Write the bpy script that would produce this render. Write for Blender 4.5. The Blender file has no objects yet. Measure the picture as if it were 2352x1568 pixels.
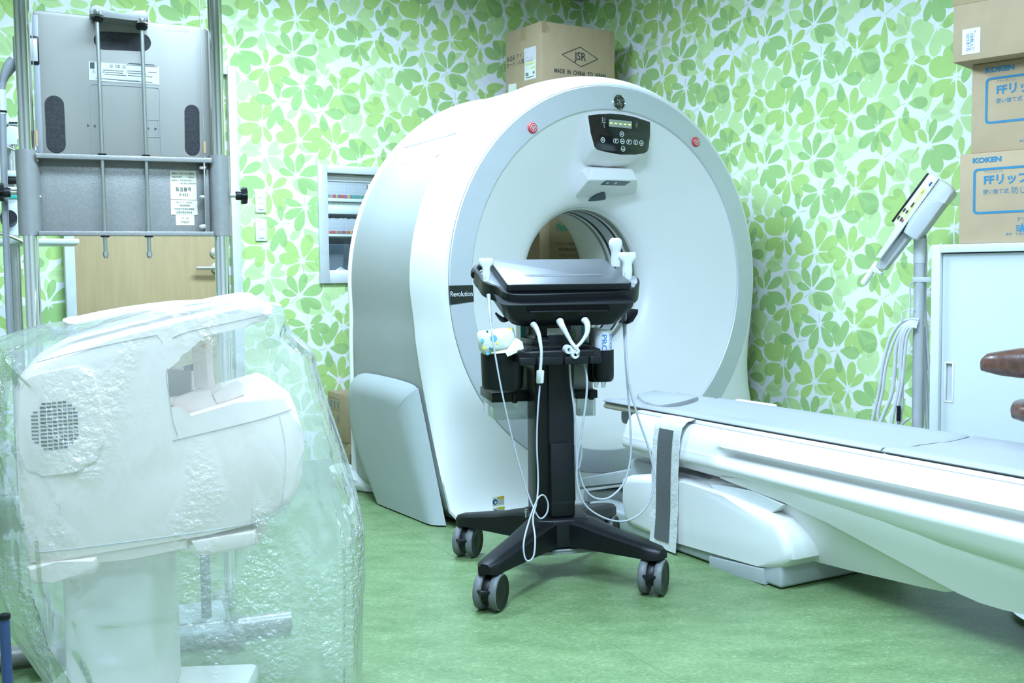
import bpy, bmesh, math, random
from mathutils import Vector, Matrix
from mathutils.geometry import delaunay_2d_cdt

S = bpy.context.scene
COL = S.collection
PI = math.pi
rnd = random.Random(7)

# ------------------------------------------------------------------ camera
FPX, PITCH, ROLL, CAMZ = 2381.06, 0.06462, -0.011545, 1.0
camd = bpy.data.cameras.new('camera')
camd.sensor_width = 36.0
camd.lens = FPX / 2352.0 * 36.0
camd.clip_start = 0.02
cam = bpy.data.objects.new('camera', camd)
COL.objects.link(cam)
CAMROT = (Matrix.Rotation(PI / 2 - PITCH, 3, 'X') @ Matrix.Rotation(ROLL, 3, 'Z'))
cam.matrix_world = Matrix.Translation((0, 0, CAMZ)) @ CAMROT.to_4x4()
S.camera = cam

# ------------------------------------------------------------------ view and light
S.view_settings.view_transform = 'Standard'
S.view_settings.look = 'None'
S.view_settings.exposure = 0.22
S.view_settings.gamma = 1.0
S.view_settings.use_curve_mapping = False
S.cycles.max_bounces = 10
S.cycles.transparent_max_bounces = 16
S.cycles.caustics_reflective = False
S.cycles.caustics_refractive = False
S.cycles.sample_clamp_indirect = 6.0
W = bpy.data.worlds.new('world')
S.world = W
W.use_nodes = True
W.node_tree.nodes['Background'].inputs[0].default_value = (0.6, 0.88, 1.0, 1)
W.node_tree.nodes['Background'].inputs[1].default_value = 0.02

AZ = 0.581161
LD = Vector((math.cos(AZ), math.sin(AZ), 0))       # along the back-left wall, to the right
LN = Vector((-math.sin(AZ), math.cos(AZ), 0))      # into the back-left wall
DL, DR = 5.2944, 4.0307                            # distances of the two walls
CEIL = 2.70
LIGHT = (0.59, 0.835, 1.09)

def area(name, u, n, z, sx, sy, power, aim=None, col=LIGHT):
    l = bpy.data.lights.new(name, 'AREA')
    l.shape = 'RECTANGLE'
    l.size, l.size_y, l.energy, l.color = sx, sy, power, col
    o = bpy.data.objects.new(name, l)
    COL.objects.link(o)
    p = LD * u + LN * n
    o.location = (p.x, p.y, z)
    o.rotation_euler = (0, 0, AZ)
    return o
area('ceiling_lamp', 1.85, 3.75, CEIL - 0.03, 1.25, 0.45, 104)
area('ceiling_lamp', 1.05, 1.60, CEIL - 0.03, 1.25, 0.45, 110)
area('ceiling_lamp', 2.95, 1.10, CEIL - 0.03, 1.25, 0.45, 28)
area('ceiling_lamp', -0.7, 1.7, CEIL - 0.03, 1.25, 0.45, 44)
area('ceiling_lamp', 0.15, 0.25, CEIL - 0.03, 1.25, 0.45, 50)  # added above the camera to brighten the bagged machine's front
area('control_room_fill', 2.1, DL + 0.75, 2.45, 0.9, 0.4, 95)  # added fill light so the room behind the glass isn't dark

# ------------------------------------------------------------------ pixel helpers (2352 x 1568 frame)
def ray(px, py):
    d = CAMROT @ Vector(((px - 1176) / FPX, -(py - 784) / FPX, -1.0))
    return d.normalized()
CO = Vector((0, 0, CAMZ))
def hit_plane(px, py, p0, n):
    d = ray(px, py)
    t = (p0 - CO).dot(n) / d.dot(n)
    return CO + d * t
def floor_at(px, py, z=0.0):
    return hit_plane(px, py, Vector((0, 0, z)), Vector((0, 0, 1)))
def at_y(px, py, y):
    return hit_plane(px, py, Vector((0, y, 0)), Vector((0, 1, 0)))
class Frame:
    """A thing's own axes: x, y horizontal, z up, turned about z."""
    def __init__(s, x, y, rot, z=0.0):
        s.o = Vector((x, y, z)); s.rot = rot
        s.M = Matrix.Translation(s.o) @ Matrix.Rotation(rot, 4, 'Z'); s.I = s.M.inverted()
    def hit(s, px, py, axis, val):
        k = 'xyz'.index(axis)
        n = Vector((0, 0, 0)); n[k] = 1
        p0 = Vector((0, 0, 0)); p0[k] = val
        return s.I @ hit_plane(px, py, s.M @ p0, s.M.to_3x3() @ n)

# ------------------------------------------------------------------ materials
def mat(name, rgb, rough=0.45, metal=0.0, noise=0.04, scale=14.0, bump=0.0, bscale=60.0, spec=0.5, coat=0.0, rgb2=None, stretch=None, detail=3.0):
    m = bpy.data.materials.new(name)
    m.use_nodes = True
    nt = m.node_tree
    b = nt.nodes['Principled BSDF']
    b.inputs['Roughness'].default_value = rough
    b.inputs['Metallic'].default_value = metal
    b.inputs['Specular IOR Level'].default_value = spec
    if coat:
        b.inputs['Coat Weight'].default_value = coat
        b.inputs['Coat Roughness'].default_value = 0.08
    tc = nt.nodes.new('ShaderNodeTexCoord')
    mp = nt.nodes.new('ShaderNodeMapping')
    if stretch: mp.inputs['Scale'].default_value = stretch
    nt.links.new(tc.outputs['Object'], mp.inputs['Vector'])
    nz = nt.nodes.new('ShaderNodeTexNoise')
    nz.inputs['Scale'].default_value = scale
    nz.inputs['Detail'].default_value = detail
    nt.links.new(mp.outputs['Vector'], nz.inputs['Vector'])
    cr = nt.nodes.new('ShaderNodeValToRGB')
    a = rgb2 if rgb2 else tuple(max(0, c * (1 - noise)) for c in rgb)
    c2 = rgb if rgb2 else tuple(min(1, c * (1 + noise)) for c in rgb)
    cr.color_ramp.elements[0].position = 0.35
    cr.color_ramp.elements[1].position = 0.65
    cr.color_ramp.elements[0].color = (*a, 1)
    cr.color_ramp.elements[1].color = (*c2, 1)
    nt.links.new(nz.outputs['Fac'], cr.inputs['Fac'])
    nt.links.new(cr.outputs['Color'], b.inputs['Base Color'])
    if bump:
        n2 = nt.nodes.new('ShaderNodeTexNoise')
        n2.inputs['Scale'].default_value = bscale
        n2.inputs['Detail'].default_value = 4
        nt.links.new(mp.outputs['Vector'], n2.inputs['Vector'])
        bp = nt.nodes.new('ShaderNodeBump')
        bp.inputs['Strength'].default_value = bump
        bp.inputs['Distance'].default_value = 0.01
        nt.links.new(n2.outputs['Fac'], bp.inputs['Height'])
        nt.links.new(bp.outputs['Normal'], b.inputs['Normal'])
    return m

def film(name, tint, haze, hazecol=(0.85, 0.9, 0.9), gloss=0.10, rough=0.12, bump=0.0, bscale=30.0, fine=0.0):
    """Thin clear sheet: mostly see-through, a little milky, with a surface gloss."""
    m = bpy.data.materials.new(name)
    m.use_nodes = True
    nt = m.node_tree
    nt.nodes.clear()
    out = nt.nodes.new('ShaderNodeOutputMaterial')
    tr = nt.nodes.new('ShaderNodeBsdfTransparent'); tr.inputs[0].default_value = (*tint, 1)
    df = nt.nodes.new('ShaderNodeBsdfDiffuse'); df.inputs[0].default_value = (*hazecol, 1)
    tl = nt.nodes.new('ShaderNodeBsdfTranslucent'); tl.inputs[0].default_value = (*hazecol, 1)
    hz = nt.nodes.new('ShaderNodeMixShader'); hz.inputs[0].default_value = 0.4
    gl = nt.nodes.new('ShaderNodeBsdfGlossy'); gl.inputs['Roughness'].default_value = rough
    nt.links.new(df.outputs[0], hz.inputs[1]); nt.links.new(tl.outputs[0], hz.inputs[2])
    m1 = nt.nodes.new('ShaderNodeMixShader'); m1.inputs[0].default_value = haze
    m2 = nt.nodes.new('ShaderNodeMixShader')
    nt.links.new(tr.outputs[0], m1.inputs[1]); nt.links.new(hz.outputs[0], m1.inputs[2])
    lw = nt.nodes.new('ShaderNodeLayerWeight'); lw.inputs[0].default_value = 0.35
    ma = nt.nodes.new('ShaderNodeMath'); ma.operation = 'MULTIPLY_ADD'
    ma.inputs[1].default_value = 0.55; ma.inputs[2].default_value = gloss
    nt.links.new(lw.outputs['Fresnel'], ma.inputs[0])
    ma.use_clamp = True
    nt.links.new(ma.outputs[0], m2.inputs[0])
    nt.links.new(m1.outputs[0], m2.inputs[1]); nt.links.new(gl.outputs[0], m2.inputs[2])
    if bump:
        tc = nt.nodes.new('ShaderNodeTexCoord')
        n2 = nt.nodes.new('ShaderNodeTexNoise'); n2.inputs['Scale'].default_value = bscale
        n2.inputs['Detail'].default_value = 5; n2.inputs['Distortion'].default_value = 0.6
        nt.links.new(tc.outputs['Object'], n2.inputs['Vector'])
        bp = nt.nodes.new('ShaderNodeBump'); bp.inputs['Strength'].default_value = bump; bp.inputs['Distance'].default_value = 0.02
        if fine:
            n3 = nt.nodes.new('ShaderNodeTexNoise'); n3.inputs['Scale'].default_value = fine; n3.inputs['Detail'].default_value = 3
            nt.links.new(tc.outputs['Object'], n3.inputs['Vector'])
            mp = nt.nodes.new('ShaderNodeMapping'); mp.inputs['Scale'].default_value = (1, 1, 0.38); mp.inputs['Rotation'].default_value = (0, 0.25, 0)
            nt.links.new(tc.outputs['Object'], mp.inputs['Vector'])
            nt.links.new(mp.outputs['Vector'], n2.inputs['Vector'])
            n4 = nt.nodes.new('ShaderNodeTexNoise'); n4.inputs['Scale'].default_value = 7.0; n4.inputs['Detail'].default_value = 2; n4.inputs['Distortion'].default_value = 0.8
            nt.links.new(mp.outputs['Vector'], n4.inputs['Vector'])
            mr = nt.nodes.new('ShaderNodeMapRange'); mr.interpolation_type = 'SMOOTHSTEP'
            mr.inputs['From Min'].default_value = 0.50; mr.inputs['From Max'].default_value = 0.64
            nt.links.new(n4.outputs['Fac'], mr.inputs['Value'])
            mu = nt.nodes.new('ShaderNodeMath'); mu.operation = 'MULTIPLY'
            nt.links.new(n3.outputs['Fac'], mu.inputs[0]); nt.links.new(mr.outputs['Result'], mu.inputs[1])
            ad = nt.nodes.new('ShaderNodeMath'); ad.operation = 'MULTIPLY_ADD'; ad.inputs[1].default_value = 0.45
            nt.links.new(n2.outputs['Fac'], ad.inputs[0]); nt.links.new(mu.outputs[0], ad.inputs[2])
            nt.links.new(ad.outputs[0], bp.inputs['Height'])
        else:
            nt.links.new(n2.outputs['Fac'], bp.inputs['Height'])
        for nd in (gl, df): nt.links.new(bp.outputs['Normal'], nd.inputs['Normal'])
    nt.links.new(m2.outputs[0], out.inputs[0])
    return m

def glow(name, rgb, strength):
    m = bpy.data.materials.new(name); m.use_nodes = True
    b = m.node_tree.nodes['Principled BSDF']
    b.inputs['Base Color'].default_value = (*rgb, 1)
    b.inputs['Emission Color'].default_value = (*rgb, 1)
    b.inputs['Emission Strength'].default_value = strength
    return m

M = {}
M['white'] = mat('white_enamel', (0.82, 0.82, 0.80), 0.28, noise=0.01)
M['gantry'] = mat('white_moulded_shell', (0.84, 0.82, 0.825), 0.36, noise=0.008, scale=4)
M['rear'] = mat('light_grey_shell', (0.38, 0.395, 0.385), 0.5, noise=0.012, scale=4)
M['ring'] = mat('silver_grey_trim', (0.60, 0.615, 0.66), 0.40, metal=0.25, noise=0.015)
M['sidegrey'] = mat('satin_grey_cover', (0.40, 0.43, 0.43), 0.45, noise=0.012)
M['bore'] = mat('bore_liner', (0.68, 0.68, 0.66), 0.4, noise=0.01)
M['boregrey'] = mat('bore_grey_ring', (0.23, 0.25, 0.23), 0.45)
M['dark'] = mat('dark_ring', (0.02, 0.025, 0.04), 0.35)
M['slotshade'] = mat('slot_shade', (0.002, 0.002, 0.002), 0.8, spec=.1)  # near-black colour stands in for shade inside the grip recess
M['window'] = mat('scan_window', (0.47, 0.50, 0.52), 0.15, noise=0.02)
M['glassblack'] = mat('black_glass', (0.012, 0.013, 0.016), 0.12, noise=0.05, coat=0.4)
M['display'] = mat('lcd_glass', (0.33, 0.36, 0.33), 0.3)
M['led'] = glow('yellow_green_led', (0.65, 1.0, 0.12), 1.2)
M['print_white'] = mat('white_print', (0.8, 0.82, 0.82), 0.5)
M['red'] = mat('red_button', (0.62, 0.06, 0.07), 0.35)
M['chrome'] = mat('chrome_tube', (0.90, 0.88, 0.86), 0.09, metal=1.0, noise=0.02)
M['steel'] = mat('steel_rod', (0.55, 0.55, 0.53), 0.3, metal=1.0, noise=0.05)
M['hammer'] = mat('hammered_grey_paint', (0.29, 0.28, 0.265), 0.36, metal=0.35, noise=0.06, scale=160, bump=0.10, bscale=230)
M['castgrey'] = mat('cast_grey_paint', (0.29, 0.285, 0.275), 0.35, metal=0.4, noise=0.04, scale=60)
M['panel'] = mat('brushed_grey_panel', (0.28, 0.265, 0.235), 0.40, metal=0.35, noise=0.015)
M['greyband'] = mat('mid_grey_plastic', (0.27, 0.28, 0.29), 0.45)
M['pad'] = mat('black_foam_pad', (0.018, 0.018, 0.02), 0.8, noise=0.3, scale=150, bump=0.2, bscale=200)
M['black'] = mat('black_plastic', (0.006, 0.0065, 0.008), 0.40, spec=.28, noise=0.1, scale=120, bump=0.04, bscale=300)
M['blacksoft'] = mat('charcoal_plastic', (0.008, 0.009, 0.011), 0.42, spec=.3, noise=0.1, scale=150)
M['lid'] = mat('satin_dark_lid', (0.22, 0.225, 0.24), 0.46, metal=0.92, noise=0.05, scale=200)
M['tyre'] = mat('grey_tyre', (0.13, 0.135, 0.14), 0.5, noise=0.1, scale=80)
M['cable'] = mat('pale_grey_cable', (0.42, 0.43, 0.48), 0.4)
M['cablewhite'] = mat('white_cable', (0.56, 0.56, 0.56), 0.4)
M['probe'] = mat('white_probe_plastic', (0.60, 0.60, 0.62), 0.3, noise=0.01)
M['paper'] = mat('paper_label', (0.78, 0.77, 0.70), 0.7)
M['creamlabel'] = mat('cream_label', (0.66, 0.63, 0.50), 0.6)
M['ink'] = mat('dark_ink', (0.05, 0.055, 0.05), 0.7)
M['greyink'] = mat('grey_ink', (0.22, 0.23, 0.23), 0.7)
M['blueink'] = mat('blue_ink', (0.03, 0.20, 0.36), 0.7)
M['greenink'] = mat('green_ink', (0.04, 0.34, 0.24), 0.7)
M['brightblue'] = mat('bright_blue_ink', (0.04, 0.18, 0.60), 0.6)
M['card'] = mat('corrugated_card', (0.46, 0.33, 0.205), 0.85, noise=0.04, scale=9, bump=0.03, bscale=40)
M['carddark'] = mat('brown_card', (0.46, 0.34, 0.21), 0.85, noise=0.05, scale=9)
M['tape'] = mat('brown_tape', (0.40, 0.28, 0.15), 0.3)
M['wood'] = mat('pale_wood_door', (0.47, 0.335, 0.17), 0.5, noise=0.05, scale=5, stretch=(9, 9, 0.7), detail=6)
M['alu'] = mat('pale_aluminium_frame', (0.66, 0.68, 0.68), 0.4, metal=0.2)
M['satin'] = mat('satin_nickel', (0.62, 0.62, 0.60), 0.3, metal=0.8)
M['ceiling'] = mat('ceiling_board', (0.42, 0.43, 0.42), 0.9, noise=0.08, scale=6)
M['plainwall'] = mat('plain_wall_paint', (0.72, 0.70, 0.72), 0.9)
M['cushion'] = mat('pale_grey_vinyl', (0.36, 0.365, 0.385), 0.55, noise=0.012, scale=3)
M['bedwhite'] = mat('bed_shell', (0.80, 0.775, 0.77), 0.30, noise=0.01, scale=3)
M['bedgrey'] = mat('bed_base_grey', (0.40, 0.42, 0.43), 0.4)
M['tabletan'] = mat('tan_tabletop_edge', (0.36, 0.33, 0.24), 0.5)
M['slate'] = mat('slate_underside', (0.20, 0.22, 0.25), 0.5)
M['webbing'] = mat('pale_strap_fabric', (0.62, 0.62, 0.60), 0.8, noise=0.06, scale=60, bump=0.25, bscale=90)
M['velcro'] = mat('charcoal_loop_fabric', (0.095, 0.10, 0.098), 0.95, noise=0.07, scale=180, bump=0.15, bscale=250)
M['beige'] = mat('beige_device_shell', (0.92, 0.755, 0.69), 0.42, noise=0.015, scale=5)
M['beigeline'] = mat('beige_seam', (0.34, 0.30, 0.29), 0.7)
M['offwhite'] = mat('off_white_column', (0.84, 0.78, 0.75), 0.45)
M['cabinet'] = mat('pale_steel_cabinet', (0.64, 0.67, 0.67), 0.38, noise=0.008)
M['device'] = mat('white_device_plastic', (0.62, 0.64, 0.63), 0.38, noise=0.01)
M['pole'] = mat('grey_pole_paint', (0.50, 0.51, 0.52), 0.38)
M['leather'] = mat('brown_leather', (0.105, 0.045, 0.032), 0.33, noise=0.3, scale=50, bump=0.08, bscale=120, coat=0.2)
M['cloth'] = mat('white_cloth', (0.78, 0.78, 0.78), 0.9, noise=0.03, bump=0.3, bscale=30)
M['bluepost'] = mat('dark_blue_paint', (0.035, 0.06, 0.16), 0.35)
M['teal'] = mat('teal_plastic', (0.05, 0.42, 0.36), 0.4)
M['greenleaf'] = mat('green_print', (0.22, 0.55, 0.22), 0.5)
M['orange'] = mat('orange_print', (0.75, 0.45, 0.06), 0.6)
M['yellow'] = mat('yellow_print', (0.72, 0.62, 0.05), 0.6)
M['navy'] = mat('navy_print', (0.03, 0.09, 0.28), 0.6)
M['clear'] = film('clear_tray_plastic', (0.93, 0.95, 0.95), 0.22, gloss=0.05, rough=0.1)
M['pane'] = film('window_glass', (0.90, 0.93, 0.93), 0.02, gloss=0.04, rough=0.02)
M['bag'] = film('plastic_dust_cover', (0.965, 0.99, 0.985), 0.27, hazecol=(0.90, 0.92, 0.92), gloss=0.06, rough=0.10, bump=0.8, bscale=14, fine=75)
M['tapewhite'] = mat('creased_white_tape', (0.80, 0.80, 0.80), 0.35, noise=0.05, scale=40, bump=0.5, bscale=70)
M['sticker'] = mat('silver_sticker', (0.46, 0.46, 0.46), 0.3, metal=0.35, noise=0.01)

# ------------------------------------------------------------------ mesh helpers
def tag(o, label=None, cat=None, group=None, kind=None):
    if label: o['label'] = label
    if cat: o['category'] = cat
    if group: o['group'] = group
    if kind: o['kind'] = kind
    return o
def empty(name, F, label, cat, group=None):
    o = bpy.data.objects.new(name, None)
    o.empty_display_size = 0.05
    COL.objects.link(o)
    o.location = F.o; o.rotation_euler = (0, 0, F.rot)
    return tag(o, label, cat, group)
def link(name, me, mats, parent=None, smooth=None):
    for m in (mats if isinstance(mats, (list, tuple)) else [mats]): me.materials.append(m)
    if smooth is not None:
        me.polygons.foreach_set('use_smooth', [True] * len(me.polygons))
        me.set_sharp_from_angle(angle=math.radians(smooth))
    o = bpy.data.objects.new(name, me)
    COL.objects.link(o)
    if parent: o.parent = parent
    return o
def mesh(name, verts, faces, m, parent=None, smooth=None, mi=None, fix=True):
    me = bpy.data.meshes.new(name)
    me.from_pydata([tuple(v) for v in verts], [], faces)
    if mi: me.polygons.foreach_set('material_index', mi)
    if fix:
        bm = bmesh.new(); bm.from_mesh(me)
        bmesh.ops.recalc_face_normals(bm, faces=bm.faces)
        bm.to_mesh(me); bm.free()
    me.update()
    return link(name, me, m, parent, smooth)
def bm_obj(name, bm, m, parent=None, smooth=35):
    bmesh.ops.recalc_face_normals(bm, faces=bm.faces)
    me = bpy.data.meshes.new(name)
    bm.to_mesh(me); bm.free()
    return link(name, me, m, parent, smooth)
def add_box(bm, x0, x1, y0, y1, z0, z1, bev=0.0, seg=2, T=None):
    r = bmesh.ops.create_cube(bm, size=1.0)
    vs = r['verts']
    for v in vs:
        v.co = Vector(((x0 + x1) / 2 + v.co.x * (x1 - x0), (y0 + y1) / 2 + v.co.y * (y1 - y0), (z0 + z1) / 2 + v.co.z * (z1 - z0)))
    if bev:
        es = list({e for v in vs for e in v.link_edges})
        g = bmesh.ops.bevel(bm, geom=es, offset=bev, segments=seg, profile=0.5, affect='EDGES')
        vs = list({v for f in g['faces'] for v in f.verts} | {v for v in vs if v.is_valid})
    if T is not None:
        for v in vs: v.co = T @ v.co
def box(name, b, m, parent=None, bev=0.002, seg=2, T=None):
    bm = bmesh.new(); add_box(bm, *b, bev=bev, seg=seg, T=T)
    return bm_obj(name, bm, m, parent)
def add_prism(bm, pts, f, d0, d1, bev=0.0, seg=3, both=False):
    """Outline pts (2-D) swept from d0 (front) to d1 (back); f(a, b, d) gives the point. bev rounds the front rim."""
    fr = [bm.verts.new(f(a, b, d0)) for a, b in pts]
    bk = [bm.verts.new(f(a, b, d1)) for a, b in pts]
    n = len(pts)
    ff = bm.faces.new(fr); fb = bm.faces.new(bk[::-1])
    for i in range(n): bm.faces.new((fr[i], bk[i], bk[(i + 1) % n], fr[(i + 1) % n]))
    if bev:
        es = list(ff.edges) + (list(fb.edges) if both else [])
        bmesh.ops.bevel(bm, geom=es, offset=bev, segments=seg, profile=0.5, affect='EDGES')
def prism(name, pts, f, d0, d1, m, parent=None, bev=0.0, seg=3, both=False, smooth=35):
    bm = bmesh.new(); add_prism(bm, pts, f, d0, d1, bev, seg, both)
    return bm_obj(name, bm, m, parent, smooth)
def spline(pts, k=8, closed=False):
    P = [Vector(p) for p in pts]
    if len(P) < 3: return P
    out = []
    n = len(P)
    rng = range(n if closed else n - 1)
    for i in rng:
        p1, p2 = P[i], P[(i + 1) % n]
        p0 = P[(i - 1) % n] if (closed or i > 0) else p1 * 2 - p2
        p3 = P[(i + 2) % n] if (closed or i < n - 2) else p2 * 2 - p1
        for j in range(k):
            t = j / k
            out.append(0.5 * (2 * p1 + (p2 - p0) * t + (2 * p0 - 5 * p1 + 4 * p2 - p3) * t * t + (3 * p1 - p0 - 3 * p2 + p3) * t ** 3))
    if not closed: out.append(P[-1])
    return out
def add_tube(bm, pts, r, n=10, caps=True):
    P = [Vector(p) for p in pts]
    rs = r if isinstance(r, (list, tuple)) else [r] * len(P)
    rings = []
    up = None
    for i, p in enumerate(P):
        t = (P[min(i + 1, len(P) - 1)] - P[max(i - 1, 0)])
        if t.length < 1e-9: t = Vector((0, 0, 1))
        t.normalize()
        if up is None:
            up = Vector((0, 0, 1)) if abs(t.z) < 0.9 else Vector((1, 0, 0))
        a = (up - t * up.dot(t))
        if a.length < 1e-6: a = t.orthogonal()
        a.normalize(); up = a
        b = t.cross(a)
        rings.append([bm.verts.new(p + (a * math.cos(2 * PI * k / n) + b * math.sin(2 * PI * k / n)) * rs[i]) for k in range(n)])
    for A, B in zip(rings, rings[1:]):
        for k in range(n): bm.faces.new((A[k], A[(k + 1) % n], B[(k + 1) % n], B[k]))
    if caps:
        bm.faces.new(rings[0][::-1]); bm.faces.new(rings[-1])
def tube(name, pts, r, m, parent=None, n=10, sm=0):
    if sm:
        n0 = len(pts)
        pts = spline(pts, sm)
        if isinstance(r, (list, tuple)):
            r = [r[min(n0 - 1, int(i / sm))] * (1 - (i / sm) % 1) + r[min(n0 - 1, int(i / sm) + 1)] * ((i / sm) % 1) for i in range(len(pts))]
    bm = bmesh.new(); add_tube(bm, pts, r, n)
    return bm_obj(name, bm, m, parent, 50)
def add_lathe(bm, prof, T=Matrix.Identity(4), n=32, a0=0.0, a1=2 * PI):
    full = abs(a1 - a0 - 2 * PI) < 1e-6
    cnt = n if full else n + 1
    rings = []
    for r, h in prof:
        if r < 1e-6:
            rings.append([bm.verts.new(T @ Vector((0, 0, h)))])
        else:
            rings.append([bm.verts.new(T @ Vector((r * math.cos(a0 + (a1 - a0) * k / n), r * math.sin(a0 + (a1 - a0) * k / n), h))) for k in range(cnt)])
    for A, B in zip(rings, rings[1:]):
        for k in range(n if full else n):
            k2 = (k + 1) % cnt if full else k + 1
            if len(A) == 1 and len(B) == 1: continue
            if len(A) == 1: bm.faces.new((A[0], B[k2], B[k]))
            elif len(B) == 1: bm.faces.new((A[k], A[k2], B[0]))
            else: bm.faces.new((A[k], A[k2], B[k2], B[k]))
def lathe(name, prof, m, parent=None, T=Matrix.Identity(4), n=32, smooth=35, a0=0.0, a1=2 * PI):
    bm = bmesh.new(); add_lathe(bm, prof, T, n, a0, a1)
    return bm_obj(name, bm, m, parent, smooth)
def axes(o, x, y, z=None):
    x = Vector(x).normalized(); y = Vector(y).normalized()
    z = Vector(z).normalized() if z is not None else x.cross(y).normalized()
    R = Matrix((x, y, z)).transposed().to_4x4()
    return Matrix.Translation(Vector(o)) @ R
def along(p, d):
    """Matrix whose z axis runs along d from p."""
    d = Vector(d).normalized()
    return Matrix.Translation(Vector(p)) @ d.to_track_quat('Z', 'Y').to_matrix().to_4x4()
def text(parent, body, o, x, y, size, m, name='lettering', align='LEFT', sx=1.0, bold=0.0, shear=0.0, lift=0.0006):
    cu = bpy.data.curves.new(name, 'FONT')
    cu.body = body; cu.size = size; cu.align_x = align; cu.align_y = 'CENTER'
    cu.offset = bold; cu.shear = shear
    cu.resolution_u = 3
    cu.materials.append(m)
    ob = bpy.data.objects.new(name, cu)
    COL.objects.link(ob)
    T = axes(o, x, y)
    n = T.to_3x3() @ Vector((0, 0, 1))
    T = Matrix.Translation(n * lift) @ T @ Matrix.Diagonal((sx, 1, 1, 1))
    ob.parent = parent
    ob.matrix_local = T
    return ob
def rrect(x0, x1, y0, y1, r, k=5):
    pts = []
    for cx, cy, a in ((x1 - r, y1 - r, 0), (x0 + r, y1 - r, 90), (x0 + r, y0 + r, 180), (x1 - r, y0 + r, 270)):
        for i in range(k + 1):
            t = math.radians(a + 90 * i / k)
            pts.append((cx + r * math.cos(t), cy + r * math.sin(t)))
    return pts
def quad(name, c, m, parent=None, thick=0.0008):
    """Thin flat sheet on four corners (given counter-clockwise seen from outside)."""
    c = [Vector(p) for p in c]
    n = (c[1] - c[0]).cross(c[3] - c[0]).normalized() * thick
    v = c + [p + n for p in c]
    return mesh(name, v, [(0, 1, 2, 3), (4, 5, 6, 7), (0, 1, 5, 4), (1, 2, 6, 5), (2, 3, 7, 6), (3, 0, 4, 7)], m, parent)

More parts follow.
